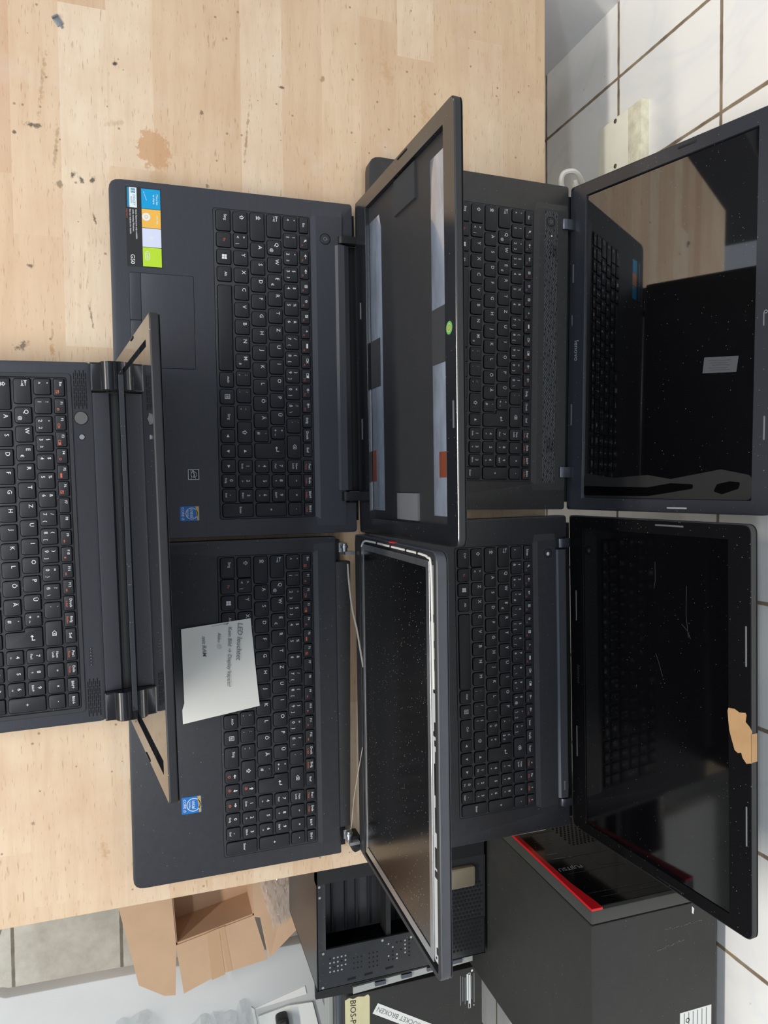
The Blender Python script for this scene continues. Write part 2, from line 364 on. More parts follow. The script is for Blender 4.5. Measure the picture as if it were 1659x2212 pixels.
    def mesh(s, name, smooth=35):
        me = bpy.data.meshes.new(name); bmesh.ops.recalc_face_normals(s.bm, faces=s.bm.faces) if False else None
        s.bm.to_mesh(me); s.bm.free()
        for m in s.mats: me.materials.append(m)
        if smooth:
            for p in me.polygons: p.use_smooth = True
            me.set_sharp_from_angle(angle=math.radians(smooth))
        return me
    def build(s, name, parent=None, smooth=35, loc=None):
        o = bpy.data.objects.new(name, s.mesh(name, smooth)); COL.objects.link(o)
        if parent: o.parent = parent
        if loc: o.location = loc
        return o

def thing(name, label, cat, loc=(0, 0, 0), rz=0.0, group=None):
    o = bpy.data.objects.new(name, None); COL.objects.link(o); o.empty_display_size = 0.02
    o.location = loc; o.rotation_euler = (0, 0, rz); o['label'] = label; o['category'] = cat
    if group: o['group'] = group
    return o
def tag(o, label, cat, group=None):
    o['label'] = label; o['category'] = cat
    if group: o['group'] = group
    return o
def struct(o): o['kind'] = 'structure'; return o

# ------------------------------------------------------------------ the setting
WALLY = 0.675; FZ = -0.90
b = MB(); b.box(-2.6, 2.6, -2.4, WALLY + .1, FZ - .06, FZ, M_FLOOR); struct(b.build('floor', smooth=0))
b = MB(); b.box(-0.80, 2.6, WALLY, WALLY + .10, FZ, 1.0, M_TILE); struct(b.build('wall_back', smooth=0))
b = MB(); b.box(-0.80, -0.705, 0.30, WALLY, FZ, 1.0, M_WALL); struct(b.build('wall_left', smooth=0))

# ------------------------------------------------------------------ workbench
wb = thing('workbench', 'large beech butcher block workbench with stained scratched top carrying the open laptops', 'workbench', (0, 0, 0))
TOPP = [(-.66, -.386), (.4715, -.386), (.4692, .5085), (-.66, .5085)]
b = MB(); b.prism(TOPP, -.040, 0, M_WOOD, bev=.0012, mside=M_EDGE); b.build('tabletop', wb, 30)
for lx in (-.60, .36):
    for ly in (-.33, .42):
        b = MB(); b.box(lx, lx + .05, ly, ly + .05, FZ, -.040, M_EDGE); b.build('leg', wb)

# ------------------------------------------------------------------ laptop keyboards
KH = 0.0016
def icon(b, kind, x, y, z, s, m):
    if kind == 'shift' or kind == 'caps':
        st = .16 * s
        b.stroke([(x - .25 * s, y - .5 * s), (x - .25 * s, y), (x - .55 * s, y), (x, y + .55 * s), (x + .55 * s, y), (x + .25 * s, y), (x + .25 * s, y - .5 * s), (x - .25 * s, y - .5 * s)], st, m, z)
        if kind == 'caps': b.stroke([(x - .55 * s, y - .75 * s), (x + .55 * s, y - .75 * s)], st, m, z); b.stroke([(x - .2 * s, y - .1 * s), (x + .2 * s, y - .1 * s)], st, m, z)
    elif kind == 'tab':
        for yy, d in ((.45, -1), (-.35, 1)):
            b.stroke([(x - .7 * s, y + yy * s), (x + .7 * s, y + yy * s)], .14 * s, m, z)
            hx = x + .55 * s * d
            b.poly([(hx - .35 * s * d, y + (yy + .3) * s), (hx, y + yy * s), (hx - .35 * s * d, y + (yy - .3) * s)][::1 if d < 0 else -1], m, z)
            b.stroke([(x + .7 * s * d, y + (yy + .35) * s), (x + .7 * s * d, y + (yy - .35) * s)], .14 * s, m, z)
    elif kind == 'win':
        for i in (0, 1):
            for j in (0, 1):
                x0 = x - .5 * s + i * .53 * s; y0 = y - .5 * s + j * .53 * s
                b.poly([(x0, y0), (x0 + .47 * s, y0 - (.05 * s if i and not j else 0)), (x0 + .47 * s, y0 + .47 * s + (.05 * s if i and j else 0)), (x0, y0 + .47 * s)], m, z)
    elif kind == 'menu':
        b.stroke([(x - .5 * s, y - .55 * s), (x + .5 * s, y - .55 * s), (x + .5 * s, y + .55 * s), (x - .5 * s, y + .55 * s), (x - .5 * s, y - .55 * s)], .12 * s, m, z)
        for k in (-.25, 0, .25): b.stroke([(x - .25 * s, y + k * s), (x + .25 * s, y + k * s)], .1 * s, m, z)
    elif kind == 'enter':
        b.stroke([(x + .6 * s, y + .6 * s), (x + .6 * s, y - .1 * s), (x - .4 * s, y - .1 * s)], .2 * s, m, z)
        b.poly([(x - .35 * s, y + .35 * s), (x - .9 * s, y - .1 * s), (x - .35 * s, y - .55 * s)], m, z)
    elif kind == 'back':
        b.stroke([(x - .8 * s, y), (x - .3 * s, y + .5 * s), (x + .7 * s, y + .5 * s), (x + .7 * s, y - .5 * s), (x - .3 * s, y - .5 * s), (x - .8 * s, y)], .14 * s, m, z)
        b.stroke([(x - .1 * s, y - .22 * s), (x + .4 * s, y + .25 * s)], .14 * s, m, z); b.stroke([(x - .1 * s, y + .25 * s), (x + .4 * s, y - .22 * s)], .14 * s, m, z)
    elif kind in ('left', 'right', 'up', 'down'):
        a = {'right': 0, 'up': PI / 2, 'left': PI, 'down': -PI / 2}[kind]
        b.poly([(x + .5 * s * math.cos(a + t), y + .5 * s * math.sin(a + t)) for t in (0, 2.2, -2.2)], m, z)
    elif kind in ('aleft', 'aright', 'aup', 'adown'):
        a = {'aright': 0, 'aup': PI / 2, 'aleft': PI, 'adown': -PI / 2}[kind]; c, sn = math.cos(a), math.sin(a)
        R = lambda p: (x + (c * p[0] - sn * p[1]) * s, y + (sn * p[0] + c * p[1]) * s)
        b.stroke([R((-.6, 0)), R((.1, 0))], .28 * s, m, z); b.poly([R((0, .45)), R((0, -.45)), R((.6, 0))], m, z)
    elif kind in ('mute', 'vol-', 'vol+'):
        b.poly([(x - .8 * s, y - .2 * s), (x - .5 * s, y - .2 * s), (x - .05 * s, y - .55 * s), (x - .05 * s, y + .55 * s), (x - .5 * s, y + .2 * s), (x - .8 * s, y + .2 * s)], m, z)
        if kind == 'mute': b.stroke([(x - .7 * s, y + .6 * s), (x + .3 * s, y - .6 * s)], .16 * s, m, z)
        else:
            b.stroke([(x + .25 * s, y), (x + .85 * s, y)], .16 * s, m, z)
            if kind == 'vol+': b.stroke([(x + .55 * s, y - .3 * s), (x + .55 * s, y + .3 * s)], .16 * s, m, z)
    elif kind in ('sun-', 'sun+', 'sun'):
        b.ringd(x - .25 * s, y, z, .16 * s, .34 * s, m, 10)
        for k in range(8): b.stroke([(x - .25 * s + .42 * s * math.cos(k * PI / 4), y + .42 * s * math.sin(k * PI / 4)), (x - .25 * s + .58 * s * math.cos(k * PI / 4), y + .58 * s * math.sin(k * PI / 4))], .1 * s, m, z)
        if kind != 'sun':
            b.stroke([(x + .45 * s, y), (x + .95 * s, y)], .14 * s, m, z)
            if kind == 'sun+': b.stroke([(x + .7 * s, y - .25 * s), (x + .7 * s, y + .25 * s)], .14 * s, m, z)
    elif kind == 'boxx':
        b.stroke([(x - .5 * s, y - .5 * s), (x + .5 * s, y - .5 * s), (x + .5 * s, y + .5 * s), (x - .5 * s, y + .5 * s), (x - .5 * s, y - .5 * s)], .15 * s, m, z)
        b.stroke([(x - .25 * s, y - .25 * s), (x + .25 * s, y + .25 * s)], .15 * s, m, z); b.stroke([(x - .25 * s, y + .25 * s), (x + .25 * s, y - .25 * s)], .15 * s, m, z)
    elif kind == 'swap':
        b.stroke([(x - .5 * s, y - .1 * s), (x - .2 * s, y + .5 * s), (x - .2 * s, y - .5 * s)], .16 * s, m, z); b.stroke([(x + .5 * s, y + .1 * s), (x + .2 * s, y - .5 * s), (x + .2 * s, y + .5 * s)], .16 * s, m, z)
    elif kind == 'pad':
        b.stroke([(x - .5 * s, y - .5 * s), (x + .5 * s, y - .5 * s), (x + .5 * s, y + .5 * s), (x - .5 * s, y + .5 * s), (x - .5 * s, y - .5 * s)], .2 * s, m, z); b.stroke([(x - .4 * s, y + .4 * s), (x + .4 * s, y - .4 * s)], .2 * s, m, z)
    elif kind == 'plane':
        b.poly([(x - .6 * s, y - .1 * s), (x - .12 * s, y + .1 * s), (x, y + .6 * s), (x + .12 * s, y + .1 * s), (x + .6 * s, y - .1 * s), (x + .1 * s, y - .1 * s), (x, y - .55 * s), (x - .1 * s, y - .1 * s)][::-1], m, z)
    elif kind == 'bar': b.poly([(x - .9 * s, y - .35 * s), (x + .9 * s, y - .35 * s), (x + .9 * s, y + .35 * s), (x - .9 * s, y + .35 * s)], m, z)
    elif kind == 'camx':
        b.stroke([(x - .8 * s, y - .4 * s), (x + .1 * s, y - .4 * s), (x + .1 * s, y + .4 * s), (x - .8 * s, y + .4 * s), (x - .8 * s, y - .4 * s)], .16 * s, m, z)
        b.stroke([(x + .3 * s, y - .35 * s), (x + .9 * s, y + .35 * s)], .16 * s, m, z); b.stroke([(x + .3 * s, y + .35 * s), (x + .9 * s, y - .35 * s)], .16 * s, m, z)
    elif kind == 'twin':
        b.stroke([(x - .9 * s, y - .4 * s), (x, y - .4 * s), (x, y + .4 * s), (x - .9 * s, y + .4 * s), (x - .9 * s, y - .4 * s)], .16 * s, m, z); b.poly([(x + .15 * s, y - .5 * s), (x + .95 * s, y - .5 * s), (x + .95 * s, y + .5 * s), (x + .15 * s, y + .5 * s)], m, z)
    elif kind == 'moon':
        b.ringd(x, y, z, .25 * s, .45 * s, m, 8)
    elif kind in ('prev', 'next', 'play', 'stop'):
        if kind == 'stop': b.poly([(x - .3 * s, y - .3 * s), (x + .3 * s, y - .3 * s), (x + .3 * s, y + .3 * s), (x - .3 * s, y + .3 * s)], m, z)
        else:
            d = -1 if kind == 'prev' else 1
            for k in (-.45, .1): b.poly([(x + k * s * d, y + .35 * s), (x + k * s * d, y - .35 * s), (x + (k + .5) * s * d, y)][::1 if d > 0 else -1], m, z)

_keys = {}
def key_mesh(poly, rad, legend):
    k = (tuple((round(a, 5), round(c, 5)) for a, c in poly), legend)
    if k in _keys: return _keys[k]
    b = MB(); b.prism(poly, 0, KH, KEYTOP, r=rad, bev=.00045, seg=3, mside=KEYSIDE, wide=.00045)
    b.prism(offset_poly(poly, -.00075), -.0002, .00012, KEYSIDE, r=[x + .0007 for x in rad] if isinstance(rad, list) else rad + .0007, seg=3)
    z = KH + .00008
    for (t, x, y, s, c) in legend:
        m = ORG if c == 'o' else LEG
        if t[0] == '#' and len(t) > 1: icon(b, t[1:], x, y, z, s, m)
        else: b.text(t, x, y, z, s, m)
    _keys[k] = b.mesh('key', 30); return _keys[k]

R0V = (.0967, .1063); R1V = (.0780, .0933); R2V = (.0595, .0748); R3V = (.0407, .0560); R4V = (.0220, .0372); R5V = (.0035, .0185)
T = .0058; TS = .0036
def L1(s): return lambda w, h: ((s, -w / 2 + .0047, h / 2 - .0046, T, 'w'),)
def LC(s, size=.0040): return lambda w, h: ((s, 0, h * .12, size, 'w'),)
def LTL(s, size=.0040): return lambda w, h: ((s, -w / 2 + .0035 + size * .27 * len(s), h / 2 - .0050, size, 'w'),)
def LN(top, bot, third=None):
    def f(w, h):
        r = []
        if top: r.append((top, -w / 2 + .0042, h / 2 - .0037, .0045, 'w'))
        if bot: r.append((bot, -w / 2 + .0042, -h / 2 + .0048, .0050, 'w'))
        if third: r.append((third, w / 2 - .0044, -h / 2 + .0047, .0044, 'w'))
        return tuple(r)
    return f
def LI(i, size, dx=0, dy=0): return lambda w, h: (('#' + i, dx, dy, size, 'w'),)
def LP(n, s): return lambda w, h: ((n, -.0005, h / 2 - .0048, .0052, 'w'),) + (((s if s[0] == '#' else s), -.0003, -h / 2 + .0042, .0030 if s[0] != '#' else .0028, 'w'),) if s else ((n, 0, h / 2 - .0048, .0052, 'w'),)
def LF(i, n): return lambda w, h: (('#' + i, -.0008, h / 2 - .0033, .0028, 'w'), (n, w / 2 - .0035, -h / 2 + .0027, .0024, 'o'))
def LFT(t, icn=None): return lambda w, h: ((t, -w / 2 + .0022 + .0010 * len(t), h / 2 - .0031, .0035, 'w'),) + ((('#' + icn, w / 2 - .0040, -h / 2 + .0031, .0026, 'o'),) if icn else ())
def LD(t, o=None): return lambda w, h: ((t, 0, h / 2 - (.0030 if o else .0048), .0036, 'w'),) + (((o, .0004, -h / 2 + .0026, .0029, 'o'),) if o else ())

def layout(kind):
    """kind: 'de' (icons on the top row), 'def' (F numbers on the top row), 'be' """
    K = []   # (u0, u1, v0, v1, legend) or special polygon
    add = lambda u0, u1, vv, lg: K.append((rect(u0, u1, vv[0], vv[1]), lg))
    fu = [.0021] + [.0224 + .01695 * i for i in range(15)] + [.0790 + .2, .2953, .3118, .3281]
    fe = [.0191] + [u + .0146 for u in fu[1:16]] + [u + .0138 for u in fu[16:]]
    icons = ['mute', 'vol-', 'vol+', 'boxx', 'swap', 'pad', 'plane', 'bar', 'camx', 'twin', 'sun-', 'sun+']
    ficons = ['moon', 'camx', 'twin', 'moon', 'bar', 'pad', None, None, 'play', 'stop', 'prev', 'next']
    if kind == 'def':
        r0 = [LFT('Esc', 'pad')] + [LFT('F%d' % (i + 1), ficons[i]) for i in range(12)] + [LD('Druck', 'S-Abf'), LD('Einfg', 'Rollen'), LD('Entf'), LD('Pos1', 'Pause'), LD('Ende', 'Untbr'), LD('Bild↑'), LD('Bild↓')]
    else:
        end = ['Einfg', 'Druck', 'Entf'] if kind == 'de' else ['Inser', 'ImpÉc', 'Suppr']
        r0 = [LD('Esc' if kind == 'de' else 'Échap')] + [LF(icons[i], 'F%d' % (i + 1)) for i in range(12)] + [LD(e) for e in end]
        r0 += [LD('Pos1', 'Pause'), LD('Ende', 'Untbr'), LD('Bild↑', 'Rollen'), LD('Bild↓', 'S-Abf')] if kind == 'de' else [LD('↖', 'Pause'), LD('Fin', 'Attn'), LD('⇞', 'Défil'), LD('⇟', 'Syst')]
    for i in range(20): add(fu[i], fe[i], R0V, r0[i])
    if kind == 'be': n1 = [('', '²', None), ('1', '&', None), ('2', 'é', '~'), ('3', '"', '#'), ('4', "'", '{'), ('5', '(', '['), ('6', '-', '|'), ('7', 'è', '`'), ('8', '_', '\\'), ('9', 'ç', '^'), ('0', 'à', '@'), ('°', ')', ']'), ('+', '=', '}')]
    else: n1 = [('°', '^', None), ('!', '1', None), ('"', '2', '2'), ('§', '3', '3'), ('$', '4', None), ('%', '5', None), ('&', '6', None), ('/', '7', '{'), ('(', '8', '['), (')', '9', ']'), ('=', '0', '}'), ('?', 'ß', '\\'), ('`', '´', None)]
    for i, (a, c, d) in enumerate(n1):
        u = .0021 if i == 0 else .0214 + .01908 * (i - 1); add(u, u + .0158, R1V, LN(a, c, d))
    add(.2507, .2758, R1V, LI('back', .0034, 0, .0006))
    NU = [.2784, .2951, .3115, .3276]; NW = .0141
    add(NU[0], NU[0] + NW, R1V, lambda w, h: (('Num', 0, .0024, .0033, 'w'), ('Lock', 0, -.0014, .0033, 'w')))
    for i, t in ((1, '÷'), (2, '×'), (3, '-')): add(NU[i], NU[i] + NW, R1V, LC(t, .0046))
    # second letter row
    add(.0021, .0272, R2V, LI('tab', .0036, -.0080, .0016))
    for i, t in enumerate('QWERTZUIOP' if kind != 'be' else 'QWERTYUIOP'):
        u = .0309 + .0191 * i
        lg = L1(t)
        if t == 'Q' and kind != 'be': lg = lambda w, h: (('Q', -w / 2 + .0047, h / 2 - .0046, T, 'w'), ('@', w / 2 - .0048, -h / 2 + .0050, .0044, 'w'))
        if t == 'E': lg = lambda w, h: (('E', -w / 2 + .0047, h / 2 - .0046, T, 'w'), ('€', w / 2 - .0048, -h / 2 + .0050, .0044, 'w'))
        add(u, u + .0158, R2V, lg)
    add(.2220, .2376, R2V, L1('Ü') if kind != 'be' else LN('¨', '^'))
    add(.2404, .2539, R2V, LN('*', '+', '~') if kind != 'be' else LN('£', '$', '¤'))
    en = [(.2596, R3V[0]), (.2758, R3V[0]), (.2758, R2V[1]), (.2558, R2V[1]), (.2558, R2V[0] - .0006), (.2596, R2V[0] - .0006)]
    K.append((en, lambda w, h: (('#enter', .0004, .0078, .0036, 'w'),)))
    num = {'7': ('Pos1', '↑', 'Bild↑'), '4': ('←', None, '→'), '1': ('Ende', '↓', 'Bild↓')} if kind != 'be' else {'7': ('↖', '↑', '⇞'), '4': ('←', None, '→'), '1': ('Fin', '↓', '⇟')}
    for vv, st in ((R2V, '789'), (R3V, '456'), (R4V, '123')):
        for i, t in enumerate(st): add(NU[i], NU[i] + NW, vv, LP(t, num[st[0]][i]))
    K.append((rect(NU[3] - .0003, NU[3] + NW + .0002, R3V[0], R2V[1]), lambda w, h: (('+', 0, .0, .0052, 'w'),)))
    K.append((rect(NU[3] - .0003, NU[3] + NW + .0002, R5V[0], R4V[1]), lambda w, h: (('Enter', 0, .0030, .0036, 'w'),)))
    # home row
    add(.0021, .0328, R3V, LI('caps', .0034, -.0098, .0018))
    hr = list('ASDFGHJKL') + (['Ö', 'Ä'] if kind != 'be' else [('?', ','), ('%', 'ù')])
    for i, t in enumerate(hr):
        u = .0353 + .01905 * i; add(u, u + .0158, R3V, L1(t) if isinstance(t, str) else LN(*t))
    add(.2438, .2574, R3V, LN("'", '#') if kind != 'be' else LN('µ', '*'))
    # lower row
    add(.0026, .0249, R4V, LI('shift', .0038, -.0050, .0018))
    lr = [('>', '<', '|' if kind != 'be' else None)] + (list('YXCVBN') + ['Mµ', (';', ','), (':', '.'), ('_', '-')] if kind != 'be' else list('ZXCVBNM') + [('.', ';'), ('/', ':'), ('§', '!')])
    for i, t in enumerate(lr):
        u = .0264 + .01905 * i
        if t == 'Mµ': lg = lambda w, h: (('M', -w / 2 + .0047, h / 2 - .0046, T, 'w'), ('µ', w / 2 - .0048, -h / 2 + .0052, .0044, 'w'))
        else: lg = L1(t) if isinstance(t, str) else LN(*t)
        add(u, u + .0158, R4V, lg)
    add(.2356, .2586, R4V, LI('shift', .0040))
    arw = (lambda k, o: (lambda w, h: (('#a' + k, 0, .0030, .0036, 'w'), ('#' + o, 0, -.0032, .0034, 'o')))) if kind == 'def' else (lambda k, o: LI(k, .0040))
    add(.2611, .2752, R4V, arw('up', 'sun'))
    # space row
    add(.0023, .0247, R5V, LTL('Strg' if kind != 'be' else 'Ctrl'))
    add(.0268, .0426, R5V, lambda w, h: (('Fn', 0, .0008, .0038, 'o'),))
    add(.0454, .0612, R5V, LI('win', .0050, 0, .0005))
    add(.0641, .0800, R5V, LC('Alt'))
    add(.0845, .1785, R5V, lambda w, h: ())
    add(.1808, .1966, R5V, LC('AltGr', .0032)); add(.1996, .2154, R5V, LI('menu', .0046, 0, .0004)); add(.2184, .2414, R5V, LTL('Strg') if kind == 'def' else LC('Strg' if kind == 'de' else 'Ctrl'))
    for i, k in enumerate(('left', 'down', 'right')): add(.2443 + .0168 * i, .2584 + .0168 * i, R5V, arw(k, ('moon', 'sun', 'moon')[i]))
    add(.2944, .3085, R5V, LP('0', 'Einfg' if kind != 'be' else 'Ins')); add(.3108, .3249, R5V, LP(',' if kind != 'be' else '.', 'Entf' if kind != 'be' else 'Suppr'))
    return K

RW, RD = 0.3446, 0.1091
def keyboard(root, kind, u0, v0, z):
    b = MB(); b.prism(rect(u0, u0 + RW, v0, v0 + RD), z - .0006, z + .0001, HOLE, r=.003, seg=3)
    b.prism(rect(u0 + .0007, u0 + RW - .0007, v0 + .0007, v0 + RD - .0007), z - .0005, z + .0004, PL, r=.0026, bev=.0002)
    kb = b.build('keyboard', root)
    for poly, lg in layout(kind):
        xs = [p[0] for p in poly]; ys = [p[1] for p in poly]
        cx, cy = (min(xs) + max(xs)) / 2, (min(ys) + max(ys)) / 2; w, h = max(xs) - min(xs), max(ys) - min(ys)
        pl = [(round(a - cx, 5), round(c - cy, 5)) for a, c in poly]
        rad = [.0028, .0028, .0012, .0012] if len(pl) == 4 else [.0026, .0026, .0012, .0012, .0010, .0008]
        if h < .011: rad = .0011
        # bowed lower edge of the caps
        o = bpy.data.objects.new('key', key_mesh(pl, rad, lg(w, h))); COL.objects.link(o); o.parent = kb
        o.location = (u0 + cx, v0 + cy, z + .0004)
    return kb

def base_body(root, W_, D_, z, mat, notches=(), rf=.012, rb=.004, deckmat=None):
    """wedge body with the rear corner notches for hinges; notches: (u0,u1,depth)"""
    p = [(0, 0), (W_, 0), (W_, D_)]; r = [rf, rf, rb]
    for (a, c, d) in sorted(notches, reverse=True):
        if c < W_ - .001: p += [(c, D_)]; r += [.0008]
        p += [(c, D_ - d), (a, D_ - d)]; r += [.0008, .0008]
        if a > .001: p += [(a, D_)]; r += [.0008]
    if not notches or min(n[0] for n in notches) > .001: p += [(0, D_)]; r += [rb]
    b = MB(); b.prism(p, .002, z, mat, r=r, bev=.0012, seg=4, bot=.004)
    for fx in (.03, W_ - .045):
        for fy in (.02, D_ - .05): b.box(fx, fx + .015, fy, fy + .02, 0, .0025, PL_D)
    return b.build('base', root)
def deck(root, W_, u0, u1, v0, v1, vb, z, mat, h=.0016):
    """raised rear deck with a sloping front facet behind the keyboard"""
    b = MB(); e = .0095
    P = [(u0, v0 - .004, z), (u1, v0 - .004, z), (u1 + e, v1, z), (u0 - e, v1, z)]
    A = [b.v(x) for x in ((u0, v0, z + .0001), (u1, v0, z + .0001), (u1 + .003, v1, z + h), (u0 - .003, v1, z + h))]
    b.f(A, mat)
    B = [b.v(x) for x in ((u0 - .003, v1, z + h), (u1 + .003, v1, z + h), (u1 + .003, vb, z + h), (u0 - .003, vb, z + h))]; b.f(B, mat)
    for (s, q) in ((-1, u0), (1, u1)):
        x = [b.v(t) for t in ((q, v0, z + .0001), (q + s * .003, v1, z + h), (q + s * .003, vb, z + h), (q + s * .011, vb, z + .0001), (q + s * .0105, v1 - .004, z + .0001))]
        b.f(x[::s], mat)
    x = [b.v(t) for t in ((u0 - .003, vb, z + h), (u1 + .003, vb, z + h), (u1 + .011, vb, z - .002), (u0 - .011, vb, z - .002))]; b.f(x, mat)
    return b.build('rear_deck', root, 20)
def lid_root(root, W_, D_, off, lz, ang, L, shellmat, thick=.0075, r=.010, rb=.004):
    b = MB()
    b.prism(rect(0, W_, 0.0, L), -thick, -thick + .0001, shellmat, r=[rb, rb, r, r], seg=5)
    rr = [rb, rb, r, r]
    rg = lambda e, z: [(x, y, z) for x, y in round_poly(offset_poly(rect(0, W_, 0, L), e), [max(q - e, .0004) for q in rr], 5)]
    b.rings([rg(.0022, -thick), rg(.0006, -thick + .0010), rg(0, -thick + .0024), rg(0, -.0006), rg(.0006, 0), rg(.0022, 0), rg(.0022, -.0045)], shellmat, cap0=True, cap1=True)
    o = b.build('lid', root)
    o.location = (0, D_ + off, lz); o.rotation_euler = (PI - ang, 0, 0)
    return o
def bumper(lid, u0, u1, t0, t1, z=0.0, mat=None):
    b = MB(); b.box(u0, u1, t0, t1, z - .0004, z + .0012, mat or PL_D, bev=.0005, r=min(u1 - u0, t1 - t0) * .45); b.build('rubber_bumper', lid)
def power_button(root, x, y, z, r=.006, mat=PL, metal=None):
    b = MB(); b.ringd(x, y, z + .0001, r * .93, r * 1.08, HOLE, 28); b.cyl((x, y, z - .001), (0, 0, 1), r * .93, .0013, mat, 28, bev=.0003)
    if metal is None:
        zz = z + .00036; b.ringd(x, y, zz, r * .30, r * .36, GREYINK, 16); b.stroke([(x, y + r * .1), (x, y + r * .42)], r * .07, GREYINK, zz + .00001)
    b.build('power_button', root)
def intel_sticker(root, u0, u1, v0, v1, z):
    b = MB(); b.prism(rect(u0, u1, v0, v1), z, z + .0002, BLUEST, r=.0012)
    w, h = u1 - u0, v1 - v0; zz = z + .00023; x = (u0 + u1) / 2
    b.poly([(u0 + .0004, v1 - h * .20), (u1 - .0004, v1 - h * .12), (u1 - .0004, v1 - .0006), (u0 + .0004, v1 - .0006)], GOLD, zz)
    b.ringd(x, v0 + h * .60, zz, w * .36, w * .40, LEG, 24)
    b.text('intel', x, v0 + h * .62, zz + .00002, h * .26, LEG); b.text('inside', x, v0 + h * .42, zz + .00002, h * .15, LEG); b.text('CORE i3', x, v0 + h * .16, zz + .00002, h * .19, LEG)
    b.build('processor_sticker', root)
def hinge_block(root, u0, u1, v0, v1, z0, z1, mat):
    b = MB(); b.prism(rect(v0, v1, z0, z1), 0, u1 - u0, mat, r=min((z1 - z0), (v1 - v0)) * .40, bev=.0006, seg=5)
    for v in b.bm.verts: v.co = Vector((u0 + v.co.z, v.co.x, v.co.y))
    bmesh.ops.reverse_faces(b.bm, faces=b.bm.faces) if False else None
    return b.build('hinge', root)
def rear_bar(root, u0, u1, prof, mat, name='hinge_cover'):
    b = MB(); n = len(prof)
    A = [b.v((u0, y, z)) for y, z in prof]; B = [b.v((u1, y, z)) for y, z in prof]
    for i in range(n): b.f([A[i], B[i], B[(i + 1) % n], A[(i + 1) % n]], mat)
    b.f(A, mat); b.f(B[::-1], mat)
    return b.build(name, root, 20)

GL = 'open laptops on the workbench'
# ------------------------------------------------------------------ laptop 2: front left, screen panel missing
Z2 = .022
n2 = thing('laptop', 'black laptop with colourful feature sticker and lid missing its screen panel', 'laptop', (-.3275, -.0289, 0), .0059, GL)
W2, D2 = .3839, .2668
base_body(n2, W2, D2, Z2, PL_BR, notches=((.0375, .3485, .012),))
deck(n2, W2, .0200, .3640, .2167, .2225, .2535, Z2, PL_BR)
keyboard(n2, 'de', .0200, .1069, Z2)
power_button(n2, .0437, .2335, Z2 + .0017)
b = MB(); b.prism(rect(.0970, .1985, .0180, .0850), Z2 - .0003, Z2 + .00008, HOLE, r=.002)
b.prism(rect(.0975, .1980, .0300, .0846), Z2 - .0003, Z2 + .0003, PL_BR, r=[.0004, .0004, .0016, .0016], bev=.0001); tp = b.build('touchpad', n2)
for a, c in ((.0975, .1475), (.1480, .1980)):
    b = MB(); b.prism(rect(a, c, .0184, .0296), Z2 - .0003, Z2 + .0006, PL_BR, r=.0014, bev=.0003); b.build('button', tp)
def feature_sticker():
    b = MB(); z = Z2 + .0001; b.prism(rect(.0070, .0912, .0166, .0527), Z2, z, INK, r=.0008)
    z += .00004; t = z + .00003
    for u0, u1, m in ((.0080, .0288, CYAN), (.0293, .0491, YEL), (.0496, .0694, LAV), (.0699, .0901, GRN)): b.poly(rect(u0, u1, .0327, .0520), m, z)
    b.text('More fun', .0185, .0488, t, .0030, PALE); b.text('to share', .0185, .0455, t, .0030, PALE); b.stroke([(.011, .0350), (.020, .0380)], .0003, PALE, t)
    b.disc(.0375, .0372, t, .0042, PALE, 20); b.ringd(.0375, .0372, t + .00003, .0012, .0019, YEL, 14); b.text('one key', .0400, .0487, t, .0028, PALE)
    b.ringd(.0595, .0420, t, .0010, .0018, PALE, 12)
    b.stroke([(.0745, .0352), (.0830, .0352), (.0830, .0395), (.0745, .0395), (.0745, .0352)], .0005, PALE, t); b.text('DVD', .079, .0374, t, .0030, PALE)
    b.poly(rect(.0078, .0288, .0183, .0205), TEAL, z); b.poly(rect(.0078, .0288, .0205, .0280), PALE, z)
    b.stroke([(.0092, .0226), (.0130, .0226), (.0130, .0262), (.0092, .0262), (.0092, .0226)], .0007, TEAL, t); b.poly(rect(.0098, .0108, .0232, .0256), TEAL, t); b.poly(rect(.0114, .0124, .0232, .0256), TEAL, t)
    b.text('DOLBY', .0210, .0255, t, .0036, TEAL); b.text('AUDIO', .0210, .0226, t, .0024, TEAL)
    for i, s in enumerate(('Some features are only available', 'while running Windows.', 'See our website for details.')): b.text(s, .0308, .0272 - .0030 * i, t, .0024, LEG, align='l')
    b.text('http://www', .0308, .0180, t, .0022, ORG, align='l')
    b.text('G50', .0834, .0226, t, .0060, LEG)
    b.build('feature_sticker', n2)
feature_sticker()
b = MB(); b.prism(rect(.3081, .3197, .0738, .0856), Z2, Z2 + .00015, PALE, r=.0004); t = Z2 + .0002
b.poly(rect(.3087, .3191, .0744, .0768), INK, t); b.poly(rect(.3087, .3191, .0772, .0850), INK, t); b.ringd(.3139, .0800, t + .00003, .0030, .0034, LEG, 18); b.text('energy', .3132, .0806, t + .00004, .0030, LEG, rot=.2); b.stroke([(.3090, .0782), (.3185, .0820)], .0003, LEG, t + .00004)
b.build('energy_sticker', n2)
intel_sticker(n2, .3488, .3650, .0640, .0850, Z2)
rear_bar(n2, .0500, .3340, [(.2440, Z2 - .003), (.2447, Z2 + .0018), (.2478, Z2 + .0048), (.2552, Z2 + .0052), (.2610, Z2 + .0020), (.2610, Z2 - .004)], PL_BR)
